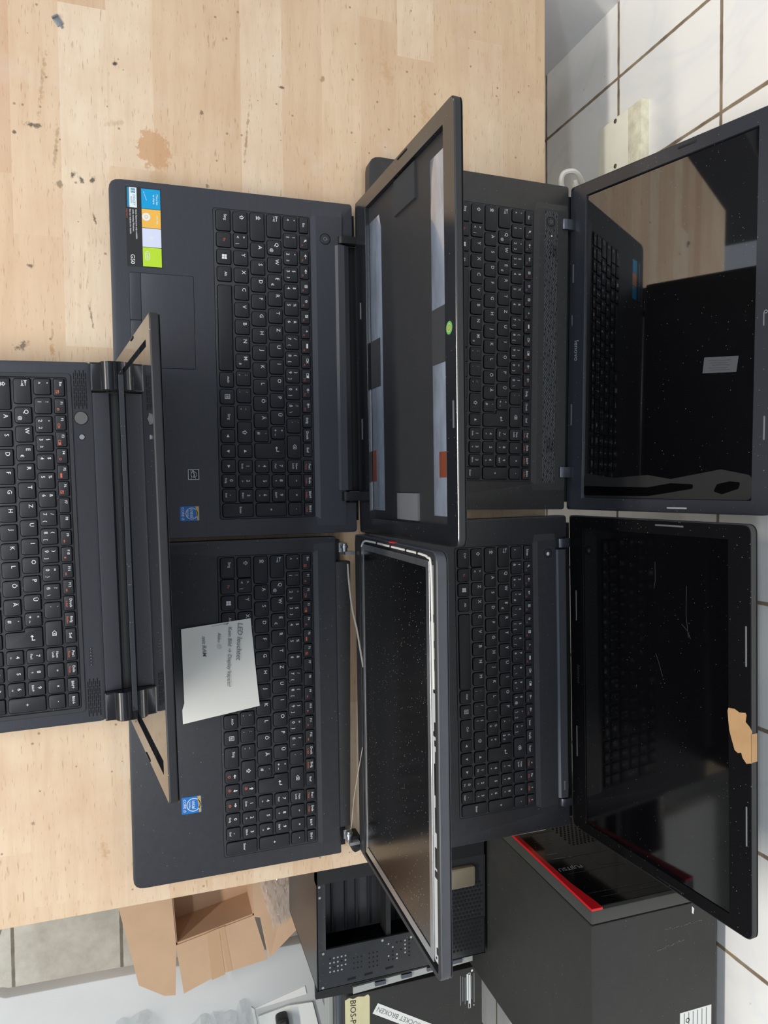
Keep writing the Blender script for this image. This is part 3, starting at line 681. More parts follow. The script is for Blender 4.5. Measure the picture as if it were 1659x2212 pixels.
b = MB(); b.poly([(.0502, .2449, Z2 + .0020), (.3338, .2449, Z2 + .0020), (.3338, .2476, Z2 + .0048), (.0502, .2476, Z2 + .0048)], plain('bar_facet_lit', (78, 79, 82), .4)); b.poly([(.0502, .2480, Z2 + .0050), (.3338, .2480, Z2 + .0050), (.3338, .2550, Z2 + .0054), (.0502, .2550, Z2 + .0054)], plain('bar_top_grey', (56, 57, 61), .4)); b.build('bar_facet', n2, 0)  # front facet painted paler, for the light its slope catches
b = MB(); b.text('lenovo', .3190, .2520, Z2 + .0053, .0040, DLOGO, shear=.12); b.build('wordmark', n2)
for a, c in ((.0396, .0478), (.3361, .3465)): hinge_block(n2, a, c, .2485, .2745, Z2 - .006, Z2 + .0066, PL_D)
b = MB(); b.box(.0480, .3355, .2570, .2720, .003, Z2 - .0035, PL_D, bev=.002); b.box(.0375, .3485, .2545, .2600, .003, Z2 - .006, PL_D); b.build('rear_filler', n2)
for a in (.012, .344):
    b = MB(); b.box(a, a + .026, .2585, .2700, .004, Z2 - .003, PL_D, bev=.001); b.build('hinge_foot', n2)
lid2 = lid_root(n2, W2, D2, .0030, .0240, 1.6199, .2576, SHELL)
b = MB(); b.frame((.0008, W2 - .0008, .0008, .2568), .009, (.0172, .3658, .0352, .2352), .0012, -.0060, .0004, GLOSS2, bev=.0005); bz = b.build('bezel', lid2)
b = MB(); b.box(.008, .376, .030, .242, -.0062, -.0052, INNER); b.box(.012, .374, .0335, .0350, -.0060, -.0006, STEEL); pan = b.build('inner_panel', lid2)
def strip(name, u0, u1, t0, t1, z0, z1, m, parent, pts=None, bev=.0002):
    b = MB(); b.prism(pts or rect(u0, u1, t0, t1), z0, z1, m, bev=bev); return b.build(name, parent)
strip('foil_strip', 0, 0, 0, 0, -.0052, -.0044, FOIL, lid2, [(.0345, .0365), (.3566, .0365), (.3566, .0712), (.0500, .0715), (.0345, .0660)])
strip('foil_strip', 0, 0, 0, 0, -.0052, -.0044, FOIL, lid2, rect(.0320, .3577, .1985, .2265))
strip('foam_pad', .0190, .0540, .1143, .1668, -.0052, -.0022, FOAM, lid2)
o = strip('foam_pad', .3371, .3640, .1124, .1650, -.0052, -.0020, FOAMG, lid2); o['label'] = 'light grey foam pad'
strip('foam_pad', 0, 0, 0, 0, -.0045, -.0036, FOAM, lid2, rect(.1670, .2195, .0362, .0646)); strip('foam_pad', .1690, .2190, .2000, .2272, -.0045, -.0034, FOAM, lid2)
o = strip('barcode_label', .0232, .0382, .0835, .0970, -.0052, -.0050, WHITE, lid2); b = MB()
for k in range(4):
    for j in range(4):
        if (k * 7 + j * 3) % 3: b.poly(rect(.0300 + .0014 * k, .0312 + .0014 * k, .0860 + .0018 * j, .0875 + .0018 * j), INK, -.00495)
b.stroke([(.025, .088), (.025, .095)], .0006, GREYINK, -.00495); b.build('printed_code', o)
strip('orange_label', .0482, .0662, .0884, .0980, -.0052, -.0049, ORANGET, lid2)
strip('brown_tape', .2896, .3244, .0362, .0480, -.0046, -.0040, BROWNT, lid2); strip('brown_tape', .2990, .3224, .2112, .2256, -.0046, -.0040, BROWNT, lid2)
b = MB(); b.cyl((.1934, .2437, .0004), (0, 0, 1), .0058, .0002, GREENS, 20); b.ringd(.1934, .2437, .00065, .0032, .0038, YEL, 20); b.disc(.1934, .2437, .00066, .0017, ORANGET, 12); b.build('round_sticker', lid2)
for q in ((.0030, .0048, .1322, .1560), (.3785, .3803, .1292, .1543)): bumper(lid2, *q)
for q in ((.118, .137, .0145, .0165), (.2513, .2756, .0140, .0158), (.2564, .2803, .2492, .2510)): bumper(lid2, *q, mat=BUMPG)

# ------------------------------------------------------------------ laptop 3: front right, bezel removed
Z3 = .022
n3 = thing('laptop', 'black laptop with bezel removed from its screen and a handwritten note on its keys', 'laptop', (.0608, -.0218, 0), .0058, GL)
W3, D3 = .3805, .2445
b = MB(); b.prism([(0, 0), (W3, 0), (W3, .2360), (.3490, .2350), (.3490, .2475), (.0300, .2530), (.0300, .2357), (0, .2354)], .002, Z3, PL, r=[.012, .012, .002, .0006, .001, .001, .0006, .002], bev=.0010, seg=4, bot=.004)
for fx in (.03, W3 - .045):
    for fy in (.02, .19): b.box(fx, fx + .015, fy, fy + .02, 0, .0025, PL_D)
b.box(.3500, .3745, .2345, .2428, .003, .014, PL_D); b.box(.004, .0290, .2350, .2420, .003, .014, PL_D); b.build('base', n3)
deck(n3, W3, .0180, .3620, .2078, .2130, .2335, Z3, PL, h=.0013)
keyboard(n3, 'def', .0173, .0979, Z3)
power_button(n3, .0178, .2238, Z3 + .0003, .0052)
intel_sticker(n3, .2855, .3045, .0530, .0745, Z3)
b = MB(); b.prism([(.0305, .2352), (.3485, .2352), (.3485, .2470), (.0305, .2525)], Z3 - .002, Z3 + .0004, PL_W, bev=.0006); b.build('rear_cover', n3)
for x in (.0090, .3560):
    b = MB(); b.cyl((x, .2460, Z3 - .001), (1, 0, 0), .0033, .013, STEEL, 16); b.cyl((x + .002, .2460, Z3 - .001), (1, 0, 0), .0045, .003, STEEL, 16)
    b.box(x + .009, x + .0125, .2440, .2560, Z3 - .006, Z3 + .010, STEEL); b.box(x - .001, x + .010, .2400, .2500, .003, Z3 - .004, STEEL); b.build('hinge', n3)
b = MB(); b.prism([(.3620, .2490), (.3790, .2490), (.3825, .2525), (.3800, .2600), (.3620, .2590)], .004, .0235, PL_D, r=.001, bev=.001); b.build('hinge_cap', n3)
lid3 = lid_root(n3, W3, D3, .0135, .0256, PI / 2, .2520, SHELLG, thick=.0105, r=.012)
lid3.location.x = -.0020
b = MB(); b.frame((.0006, W3 - .0006, .0006, .2514), .011, (.0060, .3745, .0200, .2455), .004, -.0060, .0006, SHELL, bev=.0006)
b.box(.003, W3 - .003, .003, .249, -.0062, -.0052, INNER); b.build('back_shell', lid3)
b = MB(); b.frame((.0090, .3690, .0285, .2362), .001, (.0152, .3602, .0352, .2285), .0005, -.0040, .0010, STEEL, bev=.0003, seg=2); b.box(.0100, .3680, .0295, .2350, -.0040, -.0006, PL_D)
scr = b.build('screen_panel', lid3)
b = MB(); b.box(.0150, .3604, .0350, .2287, -.0006, .0003, LCDS); b.build('display_glass', scr)
b = MB()
b.box(.062, .366, .2366, .2450, -.0050, -.0002, SILVER)
for u, w_, t, h in ((.078, .006, .2412, .003), (.094, .010, .2435, .0015), (.1060, .004, .2400, .004), (.121, .003, .2410, .003), (.150, .010, .2420, .003), (.1585, .004, .2398, .0045), (.166, .005, .2420, .003), (.176, .06, .2432, .0020), (.187, .028, .2408, .0042), (.226, .022, .2415, .0035), (.262, .018, .2405, .0045), (.283, .006, .2395, .005), (.352, .006, .2415, .003)):
    b.box(u, u + w_, t, t + h, -.0010, .0004, PL_D, bev=.0002)
for u in (.020, .030, .040, .362): b.disc(u, .2408, .0003, .0012, HOLE)
b.box(.012, .055, .2372, .2450, -.0050, .0000, STEEL); b.build('backlight_strip', lid3)
b = MB()
for k in range(6):
    u = .045 + .052 * k; b.box(u, u + .030, .0205, .0278, -.0052, -.0008, PL_D, bev=.0005); b.box(u + .033, u + .048, .0210, .0280, -.0052, -.0012, STEEL); b.disc(u + .040, .0245, -.0011, .0014, HOLE)
b.build('lower_bracket', lid3)
b = MB(); b.tube([(.012, .030, .0008), (.0060, .040, .0012), (.0042, .060, .0014), (.0042, .120, .0012), (.0042, .180, .0014), (.0046, .222, .0012), (.0062, .2345, .0012), (.012, .2410, .001), (.06, .2425, .0008), (.12, .2440, .0008)], .0011, CABLE, 8); b.build('antenna_cable', lid3)
for t in (.09, .135, .18, .21):
    b = MB(); b.box(.0022, .0064, t, t + .0025, -.001, .0028, PL_D); b.build('cable_clip', lid3)
b = MB(); b.tube([(.033, .2495, .0225), (.055, .2500, .0250), (.085, .2520, .0300), (.11, .2555, .0370), (.135, .2570, .046), (.150, .2575, .054)], .0012, GREYC, 8); b.build('loose_cable', n3)
b = MB(); b.tube([(.352, .2470, .0240), (.345, .2470, .029), (.31, .2500, .032), (.27, .2540, .042), (.245, .2560, .050)], .0005, GREYC, 6); b.build('thin_wire', n3)
b = MB(); b.prism(rect(-.0004, .0006, .128, .140), -.004, .0010, REDT); b.build('red_tape', lid3)

# ------------------------------------------------------------------ laptop 4: back left (wide), dusty speaker grille
Z4 = .022
n4 = thing('laptop', 'wide black laptop with perforated speaker strip above its keys and mirror-like screen', 'laptop', (-.3887, .2597, 0), -.01665, GL)
W4, D4 = .4177, .2706
base_body(n4, W4, D4, Z4, PL_W, notches=((.0420, .0580, .009), (.3610, .3775, .009)), rf=.014)
deck(n4, W4, .0360, .3820, .2200, .2270, .2690, Z4, PL_W)
keyboard(n4, 'de', .0371, .1102, Z4)
power_button(n4, .0488, .2437, Z4 + .0018, .0056)
b = MB(); z = Z4 + .00172; zb = Z4 + .0017
b.poly(rect(.0345, .3835, .2350, .2545), PL_W, zb)
nrow = 12; MESHG = plain('grille_bar', (112, 116, 122), .4)
for j in range(nrow):
    v = .2356 + j * .00158
    n = 78
    for i in range(n):
        u = .0355 + i * (.3470 / n) + (.0022 if j % 2 else 0)
        if (u - .0488) ** 2 + (v - .2437) ** 2 < .0074 ** 2 or abs(u - .0667) < .003 and abs(v - .245) < .003: continue
        wv = .0026 if i % 3 else .0032
        b.poly(rect(u, u + wv, v, v + .00055), MESHG if (i * 5 + j * 3) % 7 else HOLE, z + .0001); b.poly(rect(u, u + wv, v + .0005, v + .0010), HOLE, z + .0001)
for x0 in (.0780, .3270):
    for i in range(8): b.poly(rect(x0, x0 + .016, .2410 + i * .0016, .2418 + i * .0016), HOLE, z + .00018)
b.build('speaker_grille', n4, 0)
b = MB(); b.disc(.0667, .2450, Z4 + .0019, .0011, LEG); b.build('indicator', n4)
for a, c in ((.0435, .0565), (.3625, .3760)): hinge_block(n4, a, c, .2600, .2790, Z4 - .008, Z4 + .0050, DKSTEEL)
b = MB(); b.box(.010, .408, .2660, .2790, .003, Z4 - .0045, PL_D, bev=.002); b.build('hinge_cover', n4)
b = MB(); z = Z4 + .0001; b.prism(rect(.0320, .0950, .0166, .0527), Z4, z, INK, r=.0008)
for u0, u1, m in ((.0330, .0530, CYAN), (.0535, .0733, ORANGET), (.0738, .0936, TEAL)): b.poly(rect(u0, u1, .0327, .0520), m, z + .00004)
b.poly(rect(.0330, .0930, .0183, .0215), TEAL, z + .00004); b.build('feature_sticker', n4)
lid4 = lid_root(n4, W4, D4, .0052, .0182, 1.8707, .2680, SHELL, r=.012)
b = MB(); b.frame((.0008, W4 - .0008, .0008, .2672), .011, (.0168, .4025, .0250, .2450), .0012, -.0050, .0004, plain('grey_black_bezel', (46, 48, 54), .26, ior=1.7, dust=.12), bev=.0006); b.build('bezel', lid4)
b = MB(); b.box(.0150, .4040, .0232, .2468, -.0045, -.0024, LCDM); s4 = b.build('screen', lid4)
b = MB(); b.text('lenovo', .2120, .0138, .0006, .0098, LOGO); b.build('wordmark', lid4)
b = MB(); b.prism([(.2456, .1885), (.2626, .1867), (.2660, .2249), (.2492, .2271)], -.0024, -.0022, plain('grey_patch', (66, 68, 72), .6))
for k in range(5): b.stroke([(.2500 + .0026 * k, .194 + .002 * (k % 3)), (.2522 + .0026 * k, .218 - .003 * (k % 2))], .0007, plain('grey_patch_lines', (48, 49, 52), .6), -.00215)
b.build('label', lid4)  # skewed grey patch with darker lines, flat on the screen
b = MB(); pts = [(.3866, .027), (.3990, .027), (.3990, .120), (.3945, .150), (.3900, .178), (.3850, .178), (.3838, .150), (.3885, .120), (.3880, .070)]
for k, (u, t, a, c) in enumerate(((.393, .205, .006, .013),)): pass
b.prism([(.3700, .0262), (.4020, .0262), (.4020, .2440), (.3760, .2440), (.3690, .2100), (.3740, .1800), (.3790, .1500), (.3740, .1200), (.3770, .0700)], -.0024, -.00234, plain('dust_film', (14, 13, 13), .7, vary=.3, vscale=60), r=.006)
CLEAN = plain('wiped_glass', (5, 5, 6), .25, spec=.2)
b.prism(pts, -.00234, -.00228, CLEAN, r=.003); b.prism([(.3850, .2060), (.3930, .2020), (.3960, .2120), (.3900, .2300), (.3830, .2320), (.3820, .2200)], -.00234, -.00228, CLEAN, r=.002); b.build('dust_smear', s4)
for q in ((.0995, .1235, .0055, .0075), (.1650, .1780, .0050, .0062), (.2800, .3080, .0055, .0075), (.2090, .2230, .2535, .2550), (.3150, .3400, .2560, .2580)): bumper(lid4, *q, mat=BUMPG)
for q in ((.0052, .0074, .1533, .1757),): bumper(lid4, *q)
o = bumper(lid4, .4112, .4132, .1478, .1727, mat=plain('worn_rubber', (150, 150, 150), .6))
b = MB(); b.cyl((.2088, .2562, .0003), (0, 0, 1), .0022, .0003, PL_D, 16); b.ringd(.2088, .2562, .00065, .0012, .0019, GREYINK, 16); b.build('webcam', lid4)

# ------------------------------------------------------------------ laptop 5: back right (wide), torn tape on the lid
Z5 = .022
n5 = thing('laptop', 'wide black laptop with glossy lid and torn brown tape on its upper bezel', 'laptop', (.0452, .2542, 0), .0144, GL)
W5, D5 = .4146, .2720
base_body(n5, W5, D5, Z5, PL, notches=((.0285, .3870, .006),), rf=.014)
deck(n5, W5, .0340, .3800, .2210, .2275, .2535, Z5, PL)
keyboard(n5, 'be', .0350, .1110, Z5)
power_button(n5, .0484, .2427, Z5 + .0017, .0056)
b = MB(); b.disc(.0490, .2425, Z5 + .00205, .0022, LEG, 12); b.build('power_light', n5)
rear_bar(n5, .0440, .3735, [(.2525, Z5 - .003), (.2535, Z5 + .0020), (.2560, Z5 + .0052), (.2655, Z5 + .0060), (.2690, Z5 + .0020), (.2690, Z5 - .004)], PL_BR)
b = MB(); b.text('lenovo', .3570, .2610, Z5 + .0062, .0044, LOGO, shear=.12); b.build('wordmark', n5)
for a, c in ((.0300, .0416), (.3751, .3851)): hinge_block(n5, a, c, .2560, .2760, Z5 - .008, Z5 + .0066, DKSTEEL)
b = MB(); b.box(.010, .405, .2640, .2790, .003, Z5 - .0035, PL_D, bev=.002); b.build('hinge_filler', n5)
b = MB(); b.poly([(.0442, .2537, Z5 + .0022), (.3733, .2537, Z5 + .0022), (.3733, .2559, Z5 + .0053), (.0442, .2559, Z5 + .0053)], plain('bar_facet_sheen', (92, 98, 108), .35)); b.poly([(.0442, .2562, Z5 + .0055), (.3733, .2562, Z5 + .0055), (.3733, .2653, Z5 + .0062), (.0442, .2653, Z5 + .0062)], plain('bar_top_grey', (56, 57, 61), .4)); b.build('bar_facet', n5, 0)  # bluish facet colour stands in for light reflected off the slope
lid5 = lid_root(n5, W5, D5, .0032, .0235, 1.6672, .2762, SHELL, r=.010)
b = MB(); b.frame((.0008, W5 - .0008, .0008, .2754), .009, (.0162, .3995, .0275, .2485), .0010, -.0030, .0004, GLOSS5, bev=.0008); b.build('bezel', lid5)
b = MB(); b.box(.0145, .4010, .0258, .2505, -.0030, -.0008, LCD5); s5 = b.build('screen', lid5)
b = MB(); b.text('lenovo', .2072, .0166, .0006, .0090, DLOGO, shear=.15); b.build('wordmark', lid5)
b = MB(); tp5 = [(.1863, .2492), (.1895, .2480), (.2000, .2490), (.2090, .2500), (.2180, .2530), (.2273, .2563), (.2290, .2600), (.2274, .2640), (.2320, .2655), (.2365, .2700), (.2340, .2761), (.2180, .2761), (.2020, .2761), (.1985, .2735), (.1950, .2690), (.1880, .2700), (.1860, .2690), (.1875, .2620), (.1855, .2560)]
b.prism(tp5, .0004, .0008, KRAFT); b.prism(rect(.2050, .2330, .2752, .2768), -.0060, .0008, KRAFT); b.build('torn_tape', lid5)
for q in ((.0050, .0070, .1518, .1922),): bumper(lid5, *q, mat=BUMPG)
for q in ((.0974, .1370, .0125, .0137), (.2762, .3172, .0108, .0120), (.0998, .1401, .2690, .2706), (.2795, .3197, .2690, .2706)): bumper(lid5, *q, mat=plain('worn_grey_rubber', (110, 112, 114), .5))
bumper(lid5, .4085, .4102, .1500, .1900)
b = MB()
for p in ([(.112, .188), (.118, .196), (.126, .200)], [(.152, .150), (.160, .154), (.176, .160)], [(.048, .150), (.070, .150), (.078, .148)], [(.070, .195), (.100, .194), (.125, .197)]): b.stroke(p, .0006, plain('scratch_grey', (50, 52, 56), .5), -.0006)
b.build('scratches', s5)

# ------------------------------------------------------------------ laptop 1: nearest, cut by the frame
Z1 = .034
n1 = thing('laptop', 'nearest black laptop with round metal power button, cut off by the left frame edge', 'laptop', (-.1261, -.2947, 0), .0202, GL)
W1, D1 = .3775, .2450
base_body(n1, W1, D1, Z1, PL_BR, rf=.012, rb=.006)
b = MB(); b.frame((.0120, .3655, .1030, .2255), .004, (.0162, .3608, .1124, .2215), .003, Z1 - .002, Z1 + .0009, SHELL, bev=.0005)
b.build('keyboard_frame', n1)
keyboard(n1, 'def', .0162, .1124, Z1)
b = MB(); b.ringd(.0579, .2335, Z1 + .0001, .0066, .0072, HOLE, 28); b.cyl((.0579, .2335, Z1 - .001), (0, 0, 1), .0066, .0015, plain('spun_steel', (132, 130, 126), .28, .9), 32, bev=.0004); b.build('power_button', n1)
b = MB(); b.ringd(.0775, .2335, Z1 + .0001, .0028, .0033, HOLE, 20); b.cyl((.0775, .2335, Z1 - .001), (0, 0, 1), .0028, .0014, STEEL, 20, bev=.0004); b.build('recovery_button', n1)
for x0 in (.0085, .3310):
    b = MB()
    for j in range(7):
        v = .2275 + j * .0019; o_ = .003 if j % 2 else 0
        for i in range(5): b.poly(rect(x0 + i * .0076 - o_ + .003, x0 + i * .0076 - o_ + .0096, v, v + .0011), HOLE, Z1 + .0001)
    b.build('speaker_grille', n1, 0)
b = MB()
for i in range(6): b.box(.2985 + .0034 * i, .3005 + .0034 * i, .2305, .2340, Z1, Z1 + .0003, PL_D, r=.0008); b.disc(.2995 + .0034 * i, .2322, Z1 + .0004, .0005, GREYINK, 8)
b.build('status_lights', n1, 0)
rear_bar(n1, .0315, .3462, [(.2449, .004), (.2449, Z1 - .0010), (.2470, Z1 - .0008), (.2610, Z1 - .0035), (.2640, Z1 - .0080), (.2640, .026), (.2500, .004)], PL_BR)
BARREL = plain('hinge_gloss_black', (20, 20, 24), .25)
b = MB(); b.box(.0310, .3460, .2610, .2700, .0245, .0275, PL_D); b.build('hinge_filler', n1)
for a, c in ((.0006, .0305), (.3466, .3769)):
    b = MB(); b.cyl((a, .2640, .0370), (1, 0, 0), .0105, c - a, BARREL, 28, bev=.001); b.box(a, c, .2440, .2600, .0270, .0400, BARREL, bev=.002, r=.001); b.build('hinge_barrel', n1)
lid1 = lid_root(n1, W1, D1, .0228, .0321, 1.7089, .2447, SHELL, r=.004)
b = MB(); b.frame((.0006, W1 - .0006, .0006, .2441), .004, (.0172, .3606, .0360, .2235), .0010, -.0040, .0004, GLOSS, bev=.0006); b.build('bezel', lid1)
b = MB(); b.box(.0150, .3630, .0340, .2255, -.0040, -.0020, LCDM); b.build('screen', lid1)
for q in ((.0010, .0034, .1400, .1540), (.3742, .3766, .1250, .1470)): bumper(lid1, *q)

# ------------------------------------------------------------------ the note on the keys
nt = thing('note_paper', 'off-white paper note with pencil handwriting lying on a laptop keyboard', 'paper', (.0608, -.0218, .0243), .0058)
P_ = [(.0958, .0572), (.1751, .0600), (.1762, .0572), (.2009, .0603), (.1893, .1412), (.0889, .1334)]
b = MB(); nx, ny = 14, 8
c00, c10, c11, c01 = Vector((.0958, .0572)), Vector((.2009, .0590)), Vector((.1893, .1412)), Vector((.0889, .1334))
def note_p(s, t):
    p = (c00 * (1 - s) + c10 * s) * (1 - t) + (c01 * (1 - s) + c11 * s) * t
    if s > .80: p = p - Vector((0, .0025 * (1 - t)))
    return p
G = [[None] * (ny + 1) for _ in range(nx + 1)]
for i in range(nx + 1):
    for j in range(ny + 1):
        s, t = i / nx, j / ny; p = note_p(s, t)
        zz = .0006 + .0030 * max(0, (s - .80) / .20) ** 1.5 + .0008 * math.sin(s * 3 + t * 2) ** 2
        G[i][j] = b.v((p.x, p.y, zz))
for i in range(nx):
    for j in range(ny): b.f([G[i][j], G[i + 1][j], G[i + 1][j + 1], G[i][j + 1]], PAPER)
b.build('sheet', nt, 60)
b = MB(); zt = .0023; r_ = .055
b.text('LED leuchtet', .0940, .1220, zt, .0080, PENCIL, rot=-.13 + .06, align='l', shear=.2); b.text('Kein Bild → Display kaputt?', .0975, .1105, zt, .0060, PENCIL, rot=-.10 + .06, align='l', shear=.2)
b.text('Akku ☹', .1030, .0985, zt, .0050, PENCIL, rot=-.04, align='l', shear=.2); b.text('mit RAM', .1060, .0815, zt, .0062, PENCIL, rot=.02, align='l', shear=.2)
b.stroke([(.0935, .1035), (.0925, .1085), (.0945, .1060)], .0005, PENCIL, zt); b.stroke([(.0925, .1085), (.0950, .0900)], .0003, PENCIL, zt)
b.build('handwriting', nt, 0)

# ------------------------------------------------------------------ small thing on the bench
b = MB(); pts = [(-.006, -.0035), (.004, -.0035), (.004, -.001), (.007, -.001), (.007, .001), (.004, .001), (.004, .0035), (-.006, .0035)]
b.prism(pts, 0, .0012, STEEL, bev=.0002); b.box(-.006, -.0045, -.0035, .0035, .0012, .0030, STEEL)
o = tag(b.build('metal_clip'), 'tiny silver metal clip lying alone on the bare upper left workbench', 'clip'); o.location = (-.4915, -.0755, 0); o.rotation_euler = (0, 0, .6)

# ------------------------------------------------------------------ on the back wall
pl = thing('cover_plate', 'cream plastic junction cover plate screwed to the white wall tiles', 'cover plate', (-.5325, WALLY, 0))
b = MB(); b.prism(rect(0, .24, -.106, -.0340), 0, .012, CREAM, r=[.004, .002, .002, .006], bev=.0015)
for v in b.bm.verts: v.co = Vector((v.co.x, -v.co.z, v.co.y))
bmesh.ops.reverse_faces(b.bm, faces=b.bm.faces); b.build('plate', pl)
b = MB(); b.prism(rect(.002, .24, -.0335, -.0045), 0, .013, RUSTY, bev=.001)
for v in b.bm.verts: v.co = Vector((v.co.x, -v.co.z, v.co.y))
bmesh.ops.reverse_faces(b.bm, faces=b.bm.faces); o = b.build('edge_strip', pl); o['label'] = 'stained strip along the upper edge'
for x in (.0055, .0700):
    b = MB(); b.cyl((x, -.0115, -.0630), (0, -1, 0), .0032, .0018, plain('tarnished_screw', (120, 116, 104), .4, .7), 16, bev=.0004); b.build('screw', pl)
cb = thing('cable_end', 'frayed white cable end with pale green paper behind the back left laptop', 'cable', (-.4050, .560, 0))
b = MB(); b.tube([(.010, .030, -.030), (-.004, .012, -.012), (-.012, -.004, -.004), (-.010, -.018, -.008), (.000, -.020, -.012), (.012, -.012, -.018)], .0035, CABLE, 8); b.tube([(-.004, .000, -.010), (.004, .004, -.012), (.010, .006, -.02)], .0028, CABLE, 8)
b.tube([(.010, .030, -.030), (.012, .080, -.09), (.010, .106, -.14)], .0035, CABLE, 8); b.build('cable', cb)
b = MB(); b.prism([(-.004, .002), (.018, .006), (.024, .026), (.014, .034), (.002, .030), (.003, .018)], -.020, -.019, CABLEY); b.build('paper_scrap', cb)

# ------------------------------------------------------------------ right of the bench: supports
sb = thing('side_bench', 'low dark bench standing behind the workbench under the old computers', 'bench', (0, 0, 0))
b = MB(); b.box(.478, 1.25, .315, .520, -.320, -.300, TOWERG); b.build('bench_top', sb)
for x in (.485, 1.20):
    for y in (.325, .49):
        b = MB(); b.box(x, x + .03, y, y + .02, FZ, -.320, TOWERG); b.build('leg', sb)
b = MB(); b.box(.495, .745, .530, .640, FZ, -.300, CARD); tag(b.build('pedestal'), 'brown pedestal hidden under the black desktop tower with the red stripe', 'pedestal')

# tower with red stripe
X0, X1, Y0, Y1, ZB, ZT = .483, .752, .4713, .648, -.300, .160
tw = thing('desktop_tower', 'black desktop tower with a red stripe down its glossy front beside the bench', 'computer', (X0, Y0, ZB))
tw_mb = lambda: MB(Matrix.Translation((-X0, -Y0, -ZB)))
b = tw_mb(); b.box(X0 + .018, X1, Y0, Y1, ZB, ZT, TOWER, bev=.002, r=.003); b.build('case', tw)
b = tw_mb(); b.box(X0 + .001, X0 + .0172, Y0, Y1, ZB, ZT, TOWERG, bev=.002, r=.002); b.build('front_bezel', tw)
fr = Matrix(((0, 0, -1, 0), (1, 0, 0, 0), (0, 1, 0, 0), (0, 0, 0, 1)))   # (y, z, out) -> front face pointing -X
def FM(): return MB(Matrix.Translation((-X0, -Y0, -ZB)) @ Matrix.Translation((X0 + .001, 0, 0)) @ fr)
RM = Matrix(((0, 0, -1), (-1, 0, 0), (0, 1, 0)))
b = FM(); b.prism([(Y0 + .008, ZB + .004), (Y1 - .002, ZB + .004), (Y1 - .002, ZT - .006), (Y0 + .014, ZT - .006), (Y0 + .0085, .10)], 0, .0012, TGLOSS)
for (a, c) in (((.489, .0495), (.570, .0504)), ((.488, .0848), (.571, .0861)), ((.487, .1293), (.60, .1335)), ((.498, .140), (.62, .1435)), ((.488, -.02), (.5345, -.02)), ((.538, .0494), (.538, .0776)), ((.537, .0776), (.571, .082))):
    b.stroke([a, c], .0006, TOWERG, .0014)
b.build('front_panel', tw, 0)
b = FM(); b.prism([(Y0 + .0004, ZB), (Y0 + .0075, ZB), (Y0 + .0075, .050), (Y0 + .0090, .105), (Y0 + .0145, .147), (Y0 + .0150, ZT - .0005), (Y0 + .0004, ZT - .0005)], -.0005, .0022, REDM, bev=.0005); b.build('red_stripe', tw, 20)
b = FM(); b.text('FUJITSU', .4990, .0740, .0016, .0098, LOGO, sx=-1.0); b.build('wordmark', tw, 0)
b = FM(); b.text('ESPRIMO', .4950, .0365, .0016, .0040, GREYINK, sx=-1.0); b.stroke([(.4890, .0478), (.5070, .0487)], .0008, GREYINK, .0016); b.ringd(.514, .0495, .0016, .0008, .0013, GREYINK, 10)
for i in range(5): b.stroke([(.4900 + .006 * i, .002 + .006 * (i % 2)), (.4925 + .006 * i, .002 + .006 * (i % 2))], .0006, GREYINK, .0016)
b.build('front_markings', tw, 0)
b = FM()
for i in range(17):
    for j in range(14): b.disc(.534 + i * .006 + (.003 if j % 2 else 0), -.045 + j * .0052, .0015, .0019, HOLE, 6)
b.build('vent_grille', tw, 0)
def TM(): return MB(Matrix.Translation((-X0, -Y0, -ZB)))
b = TM(); b.box(.632, .700, .594, .640, ZT, ZT + .0003, TAPEW)
for i in range(6): b.stroke([(.634, .600 + .0065 * i), (.668, .600 + .0065 * i)], .0012, GREYINK, ZT + .0004)
b.ringd(.643, .605, ZT + .0004, .002, .003, INK, 12); b.build('rating_label', tw, 0)
b = TM(); b.prism([(.5050, .6105), (.5130, .6105), (.5150, .6125), (.5080, .6135)], ZT, ZT + .0003, TAPEW); b.build('paint_chip', tw)
b = TM()
CHALK = plain('chalk_smudge', (92, 93, 88), .8)
random.seed(3)
for (xa, ya, xb, yb) in ((.5256, .5721, .5240, .626), (.5477, .5618, .5430, .600)):
    for k in range(26):
        s = k / 26; b.disc(xa + (xb - xa) * s + random.uniform(-.0012, .0012), ya + (yb - ya) * s, ZT + .0003, random.uniform(.0004, .0009), CHALK, 6)
b.build('chalk_marks', tw, 0)

# open case lying on its side
CX0, CX1, CY0, CY1, CZ0, CZ1 = .478, .6925, .2120, .4660, -.300, -.100
oc = thing('open_computer_case', 'empty black steel computer case lying open beside the workbench edge', 'computer case', (CX0, CY0, CZ0))
def CM(): return MB(Matrix.Translation((-CX0, -CY0, -CZ0)))
b = CM(); t = .0015
b.box(CX0, CX1, CY0, CY1, CZ0, CZ0 + t, CASEM); b.box(CX0, CX0 + t, CY0, CY1, CZ0, CZ1, CASEM); b.box(CX1 - t, CX1, CY0, CY1, CZ0, CZ1, CASEM); b.box(CX0, CX1, CY0, CY0 + t, CZ0, CZ1, CASEM); b.box(CX0, CX1, CY1 - t, CY1, CZ0, CZ1, CASEM)
b.build('shell', oc, 0)
b = CM(); b.box(CX0, .5440, CY0, CY1, CZ1 - .012, CZ1, CASED); b.box(.5440, .6370, CY0, .2245, CZ1 - .0015, CZ1, CASEM, bev=.0004); b.box(.6365, CX1, CY0, CY1, CZ1 - .003, CZ1, CASEM, bev=.0005)
b.box(.5440, .6370, .3130, .3200, CZ1 - .03, CZ1 - .004, CASED); b.box(.5440, .6370, .4050, .4640, CZ1 - .002, CZ1 - .0005, CASEM)
b.build('rim', oc)
b = CM(); b.box(.520, .640, .2245, .4060, CZ1 - .050, CZ1 - .040, CASEM)
